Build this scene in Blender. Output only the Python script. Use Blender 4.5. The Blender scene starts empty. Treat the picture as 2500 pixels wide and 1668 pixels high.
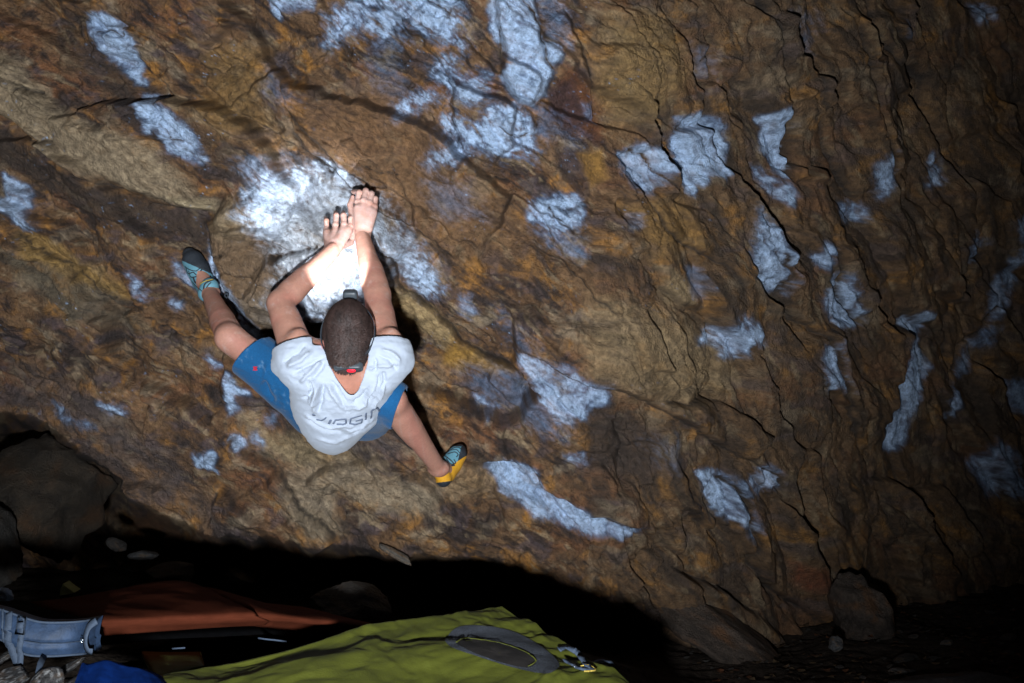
import bpy, math, random
import numpy as np
from mathutils import Vector
from mathutils.bvhtree import BVHTree

# ------------------------------------------------------------------ camera, sky, lights, exposure
scene = bpy.context.scene
COL = scene.collection
PITCH = math.radians(5.0)
CAM = np.array((0.0, 0.0, 0.9))
AX_R = np.array((1.0, 0.0, 0.0))
AX_F = np.array((0.0, math.cos(PITCH), math.sin(PITCH)))
AX_U = np.array((0.0, -math.sin(PITCH), math.cos(PITCH)))
FPX, CX, CY = 2500 * 35.0 / 36.0, 1250.0, 834.0

cam_data = bpy.data.cameras.new('camera')
cam_data.lens = 35.0
cam_data.sensor_width = 36.0
cam_data.clip_start = 0.05
cam_data.clip_end = 500.0
cam = bpy.data.objects.new('camera', cam_data)
cam.location = CAM
cam.rotation_euler = (math.pi / 2 + PITCH, 0, 0)
COL.objects.link(cam)
scene.camera = cam

world = bpy.data.worlds.new('World')
scene.world = world
world.use_nodes = True
wn = world.node_tree
sky = wn.nodes.new('ShaderNodeTexSky')
sky.sky_type = 'NISHITA'
sky.sun_disc = False
sky.sun_elevation = math.radians(-4.0)
sky.sun_rotation = math.radians(200.0)
wn.links.new(sky.outputs[0], wn.nodes['Background'].inputs[0])
wn.nodes['Background'].inputs[1].default_value = 0.05

scene.view_settings.view_transform = 'Standard'
scene.view_settings.look = 'None'
scene.view_settings.exposure = 0.12
scene.view_settings.gamma = 1.0


def at(px, py, d):
    """a point seen at photo pixel (px, py), d metres along the optical axis"""
    return CAM + d * (AX_F + AX_R * ((px - CX) / FPX) + AX_U * ((CY - py) / FPX))


def proj(P):
    q = np.asarray(P) - CAM
    d = q @ AX_F
    return CX + FPX * (q @ AX_R) / d, CY - FPX * (q @ AX_U) / d, d


def spot(name, loc, target, watts, cone, blend, color, radius):
    l = bpy.data.lights.new(name, 'SPOT')
    l.energy = watts
    l.spot_size = math.radians(cone)
    l.spot_blend = blend
    l.color = color
    l.shadow_soft_size = radius
    o = bpy.data.objects.new(name, l)
    o.location = Vector(loc)
    o.rotation_euler = (Vector(target) - Vector(loc)).to_track_quat('-Z', 'Y').to_euler()
    COL.objects.link(o)
    return o


# a torch standing low beside the photographer lights the whole wall
spot('torch_light', CAM + np.array((-0.13, 0.0, -0.37)), at(930, 500, 3.9), 900.0, 86.0, 1.0, (0.88, 0.94, 1.0), 0.055)

# ------------------------------------------------------------------ numeric helpers
rng = np.random.default_rng(7)
random.seed(7)


def _hash(ix, iy, seed):
    h = (ix.astype(np.int64) * 374761393 + iy.astype(np.int64) * 668265263 + seed * 1442695041) & 0xFFFFFFFF
    h = ((h ^ (h >> 13)) * 1274126177) & 0xFFFFFFFF
    h = ((h ^ (h >> 16)) * 2246822519) & 0xFFFFFFFF
    return ((h ^ (h >> 15)) & 0xFFFFFF) / float(0xFFFFFF)


def gnoise(x, y, seed):
    """gradient noise, about -0.7..0.7"""
    xi, yi = np.floor(x), np.floor(y)
    xf, yf = x - xi, y - yi
    u = xf * xf * xf * (xf * (xf * 6 - 15) + 10)
    v = yf * yf * yf * (yf * (yf * 6 - 15) + 10)

    def g(dx, dy):
        a = _hash(xi + dx, yi + dy, seed) * (2 * math.pi)
        return np.cos(a) * (xf - dx) + np.sin(a) * (yf - dy)
    return (g(0, 0) * (1 - u) + g(1, 0) * u) * (1 - v) + (g(0, 1) * (1 - u) + g(1, 1) * u) * v


def fbm(x, y, seed, octs=5, gain=0.5, lac=2.03):
    a, s, n = 1.0, 0.0, 0.0
    for k in range(octs):
        s = s + a * gnoise(x, y, seed + 17 * k)
        n += a
        a *= gain
        x, y = x * lac + 13.7, y * lac - 7.1
    return s / n * 1.5


def ridge(x, y, seed, octs=4, gain=0.5):
    a, s, n = 1.0, 0.0, 0.0
    for k in range(octs):
        s = s + a * (1 - 2.2 * np.abs(gnoise(x, y, seed + 31 * k)))
        n += a
        a *= gain
        x, y = x * 2.07 + 5.3, y * 2.07 + 9.1
    return s / n


def sstep(a, b, x):
    t = np.clip((x - a) / (b - a), 0, 1)
    return t * t * (3 - 2 * t)


def poly_sd(px, py, poly):
    """signed distance to a polygon, negative inside"""
    n = len(poly)
    d = np.full(px.shape, 1e18)
    s = np.ones(px.shape)
    for i in range(n):
        ax, ay = poly[i]
        bx, by = poly[i - 1]
        ex, ey = bx - ax, by - ay
        wx, wy = px - ax, py - ay
        t = np.clip((wx * ex + wy * ey) / max(ex * ex + ey * ey, 1e-9), 0, 1)
        d = np.minimum(d, (wx - ex * t) ** 2 + (wy - ey * t) ** 2)
        c1, c2, c3 = py >= ay, py < by, ex * wy > ey * wx
        s = np.where((c1 & c2 & c3) | (~c1 & ~c2 & ~c3), -s, s)
    return s * np.sqrt(d)


def line_d(px, py, pts):
    """distance to a polyline, signed side (+ = to the right of its direction on a y-down image), place along it 0..1"""
    best = np.full(px.shape, 1e18)
    side = np.zeros(px.shape)
    par = np.zeros(px.shape)
    L = [0.0]
    for i in range(len(pts) - 1):
        L.append(L[-1] + math.hypot(pts[i + 1][0] - pts[i][0], pts[i + 1][1] - pts[i][1]))
    for i in range(len(pts) - 1):
        ax, ay = pts[i]
        ex, ey = pts[i + 1][0] - ax, pts[i + 1][1] - ay
        wx, wy = px - ax, py - ay
        t = np.clip((wx * ex + wy * ey) / max(ex * ex + ey * ey, 1e-9), 0, 1)
        d = (wx - ex * t) ** 2 + (wy - ey * t) ** 2
        m = d < best
        best = np.where(m, d, best)
        side = np.where(m, np.sign(ex * wy - ey * wx), side)
        par = np.where(m, (L[i] + t * (L[i + 1] - L[i])) / L[-1], par)
    return np.sqrt(best), side, par


# ------------------------------------------------------------------ object helpers
def mesh_from(name, V, F, smooth=True):
    me = bpy.data.meshes.new(name)
    V = np.asarray(V, dtype=np.float32).reshape(-1, 3)
    if isinstance(F, np.ndarray):
        k = F.shape[1]
        me.vertices.add(len(V))
        me.vertices.foreach_set('co', V.ravel())
        me.loops.add(F.size)
        me.loops.foreach_set('vertex_index', F.astype(np.int32).ravel())
        me.polygons.add(len(F))
        me.polygons.foreach_set('loop_start', np.arange(0, F.size, k, dtype=np.int32))
        me.polygons.foreach_set('loop_total', np.full(len(F), k, dtype=np.int32))
    else:
        me.from_pydata([tuple(v) for v in V], [], [tuple(f) for f in F])
    me.polygons.foreach_set('use_smooth', np.full(len(me.polygons), smooth, dtype=bool))
    me.update(calc_edges=True)
    me.validate()
    return me


def set_color(me, name, C):
    a = me.attributes.new(name, 'FLOAT_COLOR', 'POINT')
    C = np.asarray(C, dtype=np.float32)
    if C.shape[1] == 3:
        C = np.concatenate([C, np.ones((len(C), 1), np.float32)], 1)
    a.data.foreach_set('color', C.ravel())


def obj(name, V, F, mat, parent=None, origin=(0, 0, 0), smooth=True, color=None):
    """one mesh object; V in world space, origin = base of its thing"""
    o_ = np.asarray(origin, dtype=float)
    me = mesh_from(name, np.asarray(V, dtype=float).reshape(-1, 3) - o_, F, smooth)
    if color is not None:
        set_color(me, 'tint', color)
    if mat is not None:
        me.materials.append(mat)
    o = bpy.data.objects.new(name, me)
    COL.objects.link(o)
    if parent is None:
        o.location = o_
    else:
        o.parent = parent
    return o


def empty(name, origin):
    o = bpy.data.objects.new(name, None)
    o.empty_display_size = 0.1
    o.location = origin
    COL.objects.link(o)
    return o


def tag(o, label=None, cat=None, group=None, kind=None):
    if label: o['label'] = label
    if cat: o['category'] = cat
    if group: o['group'] = group
    if kind: o['kind'] = kind
    return o


def join(parts):
    Vs, Fs, n = [], [], 0
    for V, F in parts:
        V = np.asarray(V).reshape(-1, 3)
        Vs.append(V)
        Fs += [tuple(int(i) + n for i in f) for f in F]
        n += len(V)
    return np.concatenate(Vs), Fs


def tube(pts, rad, n=8, closed=False):
    pts = [np.asarray(p, float) for p in pts]
    m = len(pts)
    rad = [rad] * m if np.isscalar(rad) else list(rad)
    V, F = [], []
    up = np.array((0.13, 0.21, 0.97))
    for i, p in enumerate(pts):
        a = pts[i - 1] if (i > 0 or closed) else pts[i]
        b = pts[(i + 1) % m] if (i < m - 1 or closed) else pts[i]
        t = b - a
        t = t / (np.linalg.norm(t) + 1e-9)
        s = np.cross(t, up)
        s /= np.linalg.norm(s) + 1e-9
        q = np.cross(s, t)
        for k in range(n):
            th = 2 * math.pi * k / n
            V.append(p + rad[i] * (math.cos(th) * s + math.sin(th) * q))
    for i in range(m if closed else m - 1):
        for k in range(n):
            a, b = i * n + k, i * n + (k + 1) % n
            c, d = ((i + 1) % m) * n + (k + 1) % n, ((i + 1) % m) * n + k
            F.append((a, b, c, d))
    if not closed:
        F.append(tuple(range(n))[::-1])
        F.append(tuple((m - 1) * n + k for k in range(n)))
    return np.array(V), F


def ribbon(pts, nrm, width, thick):
    """flat strap of real thickness along pts; nrm = its facing direction"""
    pts = [np.asarray(p, float) for p in pts]
    V, F = [], []
    m = len(pts)
    for i, p in enumerate(pts):
        t = pts[min(i + 1, m - 1)] - pts[max(i - 1, 0)]
        t /= np.linalg.norm(t) + 1e-9
        nn = np.asarray(nrm if not isinstance(nrm, list) else nrm[i], float)
        s = np.cross(t, nn)
        s /= np.linalg.norm(s) + 1e-9
        nn = np.cross(s, t)
        for a, b in ((-1, -1), (1, -1), (1, 1), (-1, 1)):
            V.append(p + s * a * width / 2 + nn * b * thick / 2)
    for i in range(m - 1):
        for k in range(4):
            F.append((i * 4 + k, i * 4 + (k + 1) % 4, i * 4 + 4 + (k + 1) % 4, i * 4 + 4 + k))
    F += [(3, 2, 1, 0), (m * 4 - 4, m * 4 - 3, m * 4 - 2, m * 4 - 1)]
    return np.array(V), F


def curve(pts, n):
    """smooth resampling (Catmull-Rom) of a list of points"""
    P = np.asarray(pts, float)
    m = len(P)
    out = []
    for s in np.linspace(0, m - 1 - 1e-6, n):
        i = int(s)
        t = s - i
        p0, p1, p2, p3 = P[max(i - 1, 0)], P[i], P[min(i + 1, m - 1)], P[min(i + 2, m - 1)]
        out.append(0.5 * (2 * p1 + (p2 - p0) * t + (2 * p0 - 5 * p1 + 4 * p2 - p3) * t * t
                          + (3 * p1 - p0 - 3 * p2 + p3) * t ** 3))
    return np.array(out)


# ------------------------------------------------------------------ materials
def material(name, color=None, rough=0.8, tint=False, var=0.15, vscale=60.0, bump=0.0, bscale=400.0, spec=0.3,
             sss=0.0, sheen=0.0, emit=None, metal=0.0, detail=6.0, stretch=None):
    m = bpy.data.materials.new(name)
    m.use_nodes = True
    nt = m.node_tree
    b = nt.nodes['Principled BSDF']
    b.inputs['Roughness'].default_value = rough
    b.inputs['Specular IOR Level'].default_value = spec
    b.inputs['Metallic'].default_value = metal
    tc = nt.nodes.new('ShaderNodeTexCoord')
    vec = tc.outputs['Object']
    if stretch:
        mp = nt.nodes.new('ShaderNodeMapping')
        mp.inputs['Scale'].default_value = stretch
        nt.links.new(vec, mp.inputs['Vector'])
        vec = mp.outputs['Vector']
    no = nt.nodes.new('ShaderNodeTexNoise')
    no.inputs['Scale'].default_value = vscale
    no.inputs['Detail'].default_value = detail
    no.inputs['Roughness'].default_value = 0.70
    nt.links.new(vec, no.inputs['Vector'])
    mr = nt.nodes.new('ShaderNodeMapRange')
    mr.inputs['From Min'].default_value = 0.3
    mr.inputs['From Max'].default_value = 0.7
    mr.inputs['To Min'].default_value = 1 - var
    mr.inputs['To Max'].default_value = 1 + var
    nt.links.new(no.outputs['Fac'], mr.inputs['Value'])
    mul = nt.nodes.new('ShaderNodeVectorMath')
    mul.operation = 'SCALE'
    nt.links.new(mr.outputs['Result'], mul.inputs['Scale'])
    if tint:
        at_ = nt.nodes.new('ShaderNodeAttribute')
        at_.attribute_name = 'tint'
        nt.links.new(at_.outputs['Color'], mul.inputs[0])
    else:
        mul.inputs[0].default_value = color
    nt.links.new(mul.outputs['Vector'], b.inputs['Base Color'])
    if bump > 0:
        nb = nt.nodes.new('ShaderNodeTexNoise')
        nb.inputs['Scale'].default_value = bscale
        nb.inputs['Detail'].default_value = 5.0
        nb.inputs['Roughness'].default_value = 0.65
        nt.links.new(vec, nb.inputs['Vector'])
        bp = nt.nodes.new('ShaderNodeBump')
        bp.inputs['Strength'].default_value = 1.0
        bp.inputs['Distance'].default_value = bump
        nt.links.new(nb.outputs['Fac'], bp.inputs['Height'])
        nt.links.new(bp.outputs['Normal'], b.inputs['Normal'])
    if sss:
        b.inputs['Subsurface Weight'].default_value = sss
        b.inputs['Subsurface Radius'].default_value = (0.010, 0.004, 0.002)
        b.inputs['Subsurface Scale'].default_value = 0.6
    if sheen:
        b.inputs['Sheen Weight'].default_value = sheen
    if emit:
        b.inputs['Emission Color'].default_value = (*emit[:3], 1)
        b.inputs['Emission Strength'].default_value = emit[3]
    return m


M_ROCK = material('weathered_rock', tint=True, rough=0.62, var=0.50, vscale=42.0, bump=0.016, bscale=110.0, spec=0.40, detail=10.0)
M_SOIL = material('dark_soil', (0.035, 0.026, 0.020), rough=0.95, var=0.7, vscale=30.0, bump=0.012, bscale=60.0, spec=0.1, detail=9.0)
M_SKIN = material('skin', tint=True, rough=0.55, var=0.10, vscale=90.0, bump=0.0016, bscale=320.0, spec=0.35, sss=0.10)
M_HAIR = material('brown_hair', (0.034, 0.020, 0.017), rough=0.6, var=0.65, vscale=55.0, spec=0.3, stretch=(1, 1, 0.3))
M_SHIRT = material('white_cotton', tint=True, rough=0.9, var=0.03, vscale=60.0, bump=0.0006, bscale=900.0, spec=0.1, sheen=0.15)
M_COLLAR = material('white_rib_knit', (0.70, 0.73, 0.78), rough=0.9, var=0.05, vscale=200.0, spec=0.1)
M_PRINT = material('grey_print', (0.15, 0.18, 0.25), rough=0.8, var=0.2, vscale=300.0, spec=0.1)
M_SHORTS = material('blue_cotton', tint=True, rough=0.9, var=0.16, vscale=180.0, bump=0.0008, bscale=900.0, spec=0.1, sheen=0.1)
M_RED = material('red_thread', (0.45, 0.02, 0.04), rough=0.8, var=0.2, vscale=300.0)
M_SHOE = material('pale_blue_synthetic', (0.115, 0.270, 0.340), rough=0.6, var=0.12, vscale=150.0, spec=0.35)
M_RUBBER = material('black_rubber', (0.025, 0.030, 0.038), rough=0.6, var=0.3, vscale=150.0, spec=0.4)
M_YELLOW = material('yellow_rubber', (0.62, 0.30, 0.02), rough=0.6, var=0.15, vscale=150.0, spec=0.35)
M_LACE = material('yellow_lace', (0.38, 0.27, 0.05), rough=0.8, var=0.3, vscale=500.0)
M_STRAP = material('black_elastic', (0.030, 0.036, 0.045), rough=0.8, var=0.5, vscale=260.0, spec=0.2)
M_PLASTIC = material('dark_grey_plastic', (0.05, 0.06, 0.07), rough=0.45, var=0.15, vscale=80.0, spec=0.5)
M_REDLAMP = material('red_rear_light', (0.5, 0.01, 0.02), rough=0.3, emit=(1.0, 0.012, 0.03, 1.6))
M_LENS = material('lit_lamp_lens', (0.9, 0.9, 0.9), rough=0.2, emit=(0.9, 0.95, 1.0, 6.0))
M_ORANGE = material('rust_canvas', (0.062, 0.0155, 0.0075), rough=0.95, var=0.22, vscale=18.0, bump=0.0015, bscale=260.0, spec=0.03)
M_UNDER = material('black_canvas', (0.0016, 0.0016, 0.0018), rough=0.95, var=0.3, vscale=60.0, bump=0.001, bscale=250.0, spec=0.02)
M_BAND = material('chalky_blue_grey_vinyl', (0.017, 0.034, 0.070), rough=0.6, var=0.55, vscale=26.0, bump=0.0012, bscale=220.0, spec=0.35, detail=10.0)
M_WEB = material('grey_webbing', (0.040, 0.056, 0.085), rough=0.75, var=0.25, vscale=260.0, bump=0.0006, bscale=900.0)
M_METAL = material('steel_buckle', (0.55, 0.6, 0.65), rough=0.3, metal=1.0, var=0.1)
M_LIME = material('lime_nylon', (0.062, 0.068, 0.0055), rough=0.72, var=0.12, vscale=20.0, bump=0.001, bscale=180.0, spec=0.3)
M_FUZZ = material('grey_hook_and_loop', (0.032, 0.036, 0.045), rough=1.0, var=0.9, vscale=420.0, bump=0.003, bscale=500.0, detail=3.0)
M_DARKPATCH = material('dark_brown_patch', (0.008, 0.006, 0.005), rough=0.9, var=0.3, vscale=90.0)
M_BLUE = material('royal_blue_fleece', (0.002, 0.020, 0.120), rough=0.95, var=0.25, vscale=60.0, bump=0.001, bscale=500.0, spec=0.05)
M_PALE = material('pale_lime_canvas', (0.30, 0.31, 0.12), rough=0.9, var=0.2, vscale=60.0)
M_RAG = material('chalky_pale_rag', (0.30, 0.38, 0.48), rough=0.95, var=0.4, vscale=90.0, bump=0.002, bscale=150.0)

# ------------------------------------------------------------------ the rock face
def axis(lo, i0, i1, hi, fine, coarse):
    return np.concatenate([np.arange(lo, i0, coarse), np.arange(i0, i1, fine), np.arange(i1, hi + 1, coarse)])


LIP_SHADOW_EDGE = np.array([(-1300, 700), (-500, 930), (-60, 1010), (0, 1012), (60, 1018), (130, 1046), (200, 1092), (240, 1124),
                (270, 1165), (330, 1218), (430, 1274), (545, 1302), (575, 1282), (620, 1312), (660, 1285), (760, 1310),
                (850, 1312), (1000, 1335), (1150, 1345), (1250, 1375), (1400, 1435), (1600, 1530), (1800, 1610),
                (2000, 1680), (3700, 2200)], float)  # left part is a real lip, right part follows a cast shadow's edge


def wall_base(px, py):
    d = 3.86 + 0.00040 * (py - 540)
    d = d + 1.9 * np.clip((px - 1450) / 1050, 0, 3) ** 1.3
    d = d + 0.10 * np.clip((600 - px) / 600, 0, 3)
    t = np.clip(py - np.interp(px, LIP_SHADOW_EDGE[:, 0], LIP_SHADOW_EDGE[:, 1]), 0, 400)
    w = 1 - sstep(1640, 1860, px)
    return d + w * 2.5 * (1 - np.exp(-t / 55.0)) * sstep(0, 22, t)  # undercut deepened so the strip under that edge stays black


gx = axis(-1300, -50, 2550, 3700, 2.7, 30)
gy = axis(-1300, -50, 1480, 1760, 2.7, 7)
WX, WY = np.meshgrid(gx, gy)
NX, NY = len(gx), len(gy)

# bedding: 36 degrees down to the right on the overhang, 70 degrees on the right-hand wall
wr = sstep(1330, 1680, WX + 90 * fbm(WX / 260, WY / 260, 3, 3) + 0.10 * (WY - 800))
a1, a2 = math.radians(35), math.radians(69)
wob = 38 * fbm(WX / 210, WY / 210, 5, 4)
wob2 = 38 * fbm(WX / 190 + 40, WY / 190, 6, 4)
QX, QY = WX + wob, WY + wob2
u1, v1 = QX * math.cos(a1) + QY * math.sin(a1), -QX * math.sin(a1) + QY * math.cos(a1)
u2, v2 = QX * math.cos(a2) + QY * math.sin(a2), -QX * math.sin(a2) + QY * math.cos(a2)

big = fbm(WX / 520, WY / 520, 11, 3)
bed1 = ridge(u1 / 330, v1 / 95, 21, 5, 0.55)
bed2 = ridge(u2 / 260, v2 / 62, 23, 5, 0.55)
saw2 = ((v2 / 78 + 1.3 * fbm(u2 / 230, v2 / 110, 27, 4)) % 1.0)
saw2 = np.where(saw2 < 0.86, saw2 / 0.86, (1 - saw2) / 0.14)
saw1 = ((v1 / 150 + 1.5 * fbm(u1 / 380, v1 / 170, 28, 4)) % 1.0)
saw1 = np.where(saw1 < 0.90, saw1 / 0.90, (1 - saw1) / 0.10)
mid = fbm(WX / 60, WY / 60, 31, 4)
fine = fbm(WX / 17, WY / 17, 37, 4, 0.6)
calm = 0.35 + 0.65 * sstep(-0.25, 0.35, fbm(WX / 330, WY / 330, 41, 3))        # smooth and rough areas

FAR = sstep(260, 620, np.hypot(WX - 800, WY - 850))          # the wall is calmer just around the climber
H = 0.060 * big * (1 + 0.7 * FAR)
H += (1 - wr) * (0.008 * bed1 * calm * calm + 0.026 * saw1 * calm)
H += wr * (0.015 * bed2 * (0.35 + 0.65 * calm) + 0.036 * saw2 * calm * sstep(-0.3, 0.3, fbm(u2 / 300, v2 / 120, 29, 3)))
H += 0.008 * mid * (0.4 + 0.6 * calm) + 0.0080 * fine * (0.45 + 0.55 * calm)
H += 0.0020 * fbm(u1 / 30, v1 / 6, 43, 3) * calm


def facets(u, v, su, sv, seed, tilt):
    """broken rock: irregular plates, each with its own height and tilt. returns height and closeness to a plate edge"""
    x, y = u / su, v / sv
    xi, yi = np.floor(x), np.floor(y)
    f1 = np.full(x.shape, 9.0)
    f2 = np.full(x.shape, 9.0)
    hh = np.zeros(x.shape)
    for i in (-1, 0, 1):
        for j in (-1, 0, 1):
            a, b = xi + i, yi + j
            dx, dy = x - a - _hash(a, b, seed), y - b - _hash(a, b, seed + 1)
            d = dx * dx + dy * dy
            h = (_hash(a, b, seed + 2) - 0.5) + tilt * ((_hash(a, b, seed + 3) - 0.5) * dx + (_hash(a, b, seed + 4) - 0.6) * dy)
            m = d < f1
            f2 = np.where(m, f1, np.minimum(f2, d))
            hh = np.where(m, h, hh)
            f1 = np.where(m, d, f1)
    return hh, np.sqrt(f2) - np.sqrt(f1)


rough1 = sstep(-0.15, 0.30, fbm(WX / 240 + 3, WY / 240, 141, 3))
rough2 = sstep(-0.25, 0.20, fbm(WX / 260 + 8, WY / 260, 142, 3))
wu, wv = 18 * fbm(WX / 80, WY / 80, 143, 4, 0.55), 9 * fbm(WX / 50, WY / 50, 144, 4, 0.55)
fa, ea = facets(u1 + wu, v1 + wv, 235, 88, 301, 1.5)
fb, eb = facets(u1 + 1.4 * wu, v1 + 1.4 * wv, 84, 34, 311, 1.6)
f0, e0 = facets(u1 + 1.5 * wu, v1 + 1.8 * wv, 560, 200, 341, 1.5)
fc_, ec_ = facets(u2 + wu, v2 + wv, 300, 74, 321, 1.9)
fd, ed = facets(u2 + 1.3 * wu, v2 + 1.3 * wv, 92, 30, 331, 1.7)
SMOOTH = np.zeros_like(H)
for poly_ in ([(700, 250), (900, 190), (1090, 290), (1120, 420), (1010, 530), (860, 430), (750, 360)], [(0, 130), (110, 225), (330, 320), (430, 400), (530, 495), (450, 500), (200, 380), (0, 270)],
              [(1000, 430), (1200, 430), (1270, 520), (1300, 640), (1150, 640), (1020, 560)], [(1470, 740), (1700, 810), (1740, 900), (1640, 970), (1450, 900)], [(940, 660), (1110, 820), (1000, 800)]):
    SMOOTH = np.maximum(SMOOTH, sstep(40, -50, poly_sd(WX + wu, WY + wv, poly_)))
rough1 = rough1 * (1 - 0.9 * SMOOTH)
rough2 = rough2 * (1 - 0.6 * SMOOTH)
H += (1 - wr) * (0.105 * (1 + 0.5 * FAR) * f0 + 0.075 * fa * (0.25 + 0.75 * rough2) + 0.036 * fb * rough1)
H += wr * 0.075 * ridge(u2 / 620, v2 / 175, 351, 2, 0.4)
H += wr * (0.110 * fc_ * (0.45 + 0.55 * rough2) + 0.030 * fd * (0.3 + 0.7 * rough1))
thin = 0.3 + 0.7 * sstep(-0.1, 0.3, fbm(WX / 120, WY / 120, 145, 3))
FIS = np.clip((1 - wr) * (np.exp(-(ea / 0.030) ** 2) * rough2 * thin * 0.8 + np.exp(-(eb / 0.060) ** 2) * rough1 * thin * 0.6 + np.exp(-(e0 / 0.020) ** 2) * thin * 0.9)
              + wr * (np.exp(-(ec_ / 0.045) ** 2) * thin + np.exp(-(ed / 0.07) ** 2) * rough1 * thin * 0.7), 0, 1)
H -= 0.036 * FIS


def box(pts, pad):
    P = np.asarray(pts, float)
    i0, i1 = np.searchsorted(gx, [P[:, 0].min() - pad, P[:, 0].max() + pad])
    j0, j1 = np.searchsorted(gy, [P[:, 1].min() - pad, P[:, 1].max() + pad])
    return slice(j0, max(j1, j0 + 1)), slice(i0, max(i1, i0 + 1))


EX = WX + 9 * fbm(WX / 34, WY / 34, 51, 4)          # ragged coordinates for traced edges
EY = WY + 9 * fbm(WX / 34 + 70, WY / 34, 52, 4)
FX = WX + 24 * fbm(WX / 60, WY / 60, 53, 5, 0.6)
FY = WY + 24 * fbm(WX / 60 + 33, WY / 60, 54, 5, 0.6)


def bump_poly(poly, h, soft, tilt=None):
    """a block standing proud (h>0) or a hollow (h<0), soft px of rounding at its edge"""
    b = box(poly, soft + 40)
    sd = poly_sd(EX[b], EY[b], poly)
    m = sstep(soft * 0.35, -soft, sd)
    if tilt:
        c = np.mean(np.asarray(poly, float), 0)
        h = h + tilt[0] * (WX[b] - c[0]) + tilt[1] * (WY[b] - c[1])
    H[b] += h * m


def crack(pts, w, depth, step=0.0, reach=105):
    """a fissure; step>0 raises the right-hand side (looking along it, y down) into a small ledge"""
    pad = max(reach * 2.5, 40)
    b = box(pts, pad)
    d, s, t = line_d(EX[b], EY[b], pts)
    ends = sstep(0.0, 0.06, t) * sstep(1.0, 0.94, t)
    ww = w * (0.55 + 0.9 * np.abs(gnoise(t * 9.0 + pts[0][0], t * 0 + 0.37, 61)))
    H[b] -= depth * ends * np.exp(-(d / np.maximum(ww, 0.8)) ** 2)
    if step:
        H[b] += 1.7 * abs(step) * ends * np.where(s * np.sign(step) > 0, np.exp(-d / reach), 0.0) * sstep(0, 3, d)
    CRK[b] = np.maximum(CRK[b], ends * np.exp(-(d / (ww * 0.9)) ** 2))


CRK = 0.55 * FIS

# the block under the hands and the corner left of it
bump_poly([(498, 545), (560, 480), (640, 470), (720, 500), (790, 520), (905, 500), (1010, 600), (960, 660), (985, 720),
           (930, 790), (800, 800), (680, 810), (620, 790), (545, 710), (508, 630)], 0.120, 38)
bump_poly([(600, 560), (690, 610), (790, 600), (870, 640), (900, 760), (780, 775), (650, 730), (560, 690), (520, 620)], 0.030, 40)
bump_poly([(640, 470), (760, 440), (800, 520), (760, 560), (690, 560), (610, 520)], -0.050, 55)
bump_poly([(380, 560), (500, 560), (530, 660), (480, 740), (400, 700)], -0.045, 60)
# tan slab on the left with its blunt nose
bump_poly([(-200, 60), (0, 120), (70, 150), (115, 225), (200, 285), (330, 320), (400, 352), (440, 410), (490, 478), (532, 492),
           (530, 515), (450, 512), (330, 462), (200, 395), (120, 350), (0, 272), (-200, 160)], 0.060, 22)
bump_poly([(425, 475), (500, 480), (533, 494), (528, 516), (460, 514)], 0.035, 18)
# the big chalked flake at the top
bump_poly([(1206, -80), (1290, -80), (1318, 51), (1328, 95), (1372, 112), (1378, 136), (1359, 170), (1345, 205), (1330, 240),
           (1292, 262), (1262, 248), (1240, 214), (1222, 180), (1232, 120), (1212, 60)], 0.075, 12)
bump_poly([(1380, 180), (1440, 200), (1470, 300), (1440, 380), (1380, 350), (1340, 270)], -0.050, 30)
bump_poly([(1340, 345), (1420, 360), (1450, 430), (1500, 470), (1450, 500), (1380, 440)], -0.045, 25)
bump_poly([(1490, 480), (1530, 485), (1535, 530), (1505, 545), (1480, 515)], -0.06, 14)
bump_poly([(1440, 700), (1500, 720), (1640, 770), (1760, 840), (1760, 960), (1640, 985), (1500, 960), (1420, 880)], 0.050, 60)
bump_poly([(1440, 1010), (1580, 1020), (1600, 1130), (1500, 1180), (1400, 1110)], -0.030, 40)
bump_poly([(1085, 1085), (1240, 1100), (1340, 1180), (1240, 1215), (1120, 1170), (1040, 1130)], 0.05, 40)
bump_poly([(1620, 980), (1740, 980), (1820, 1050), (1780, 1100), (1660, 1050), (1560, 990)], 0.03, 20)
for q in ([(2190, 760), (2250, 770), (2262, 900), (2210, 1030), (2205, 1090), (2150, 1100), (2140, 1050), (2165, 900)],
          [(1640, 285), (1720, 285), (1765, 320), (1760, 420), (1700, 440), (1650, 470)],
          [(1500, 375), (1560, 345), (1612, 380), (1590, 440), (1540, 480), (1505, 430)],
          [(1968, 700), (2004, 650), (2050, 720), (2055, 780), (1990, 795)],
          [(1860, 290), (1915, 290), (1918, 400), (1900, 440), (1870, 400)],
          [(1230, 1105), (1330, 1185), (1500, 1266), (1550, 1285), (1430, 1300), (1300, 1215), (1215, 1170)]):
    bump_poly(q, -0.028, 18)

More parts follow.
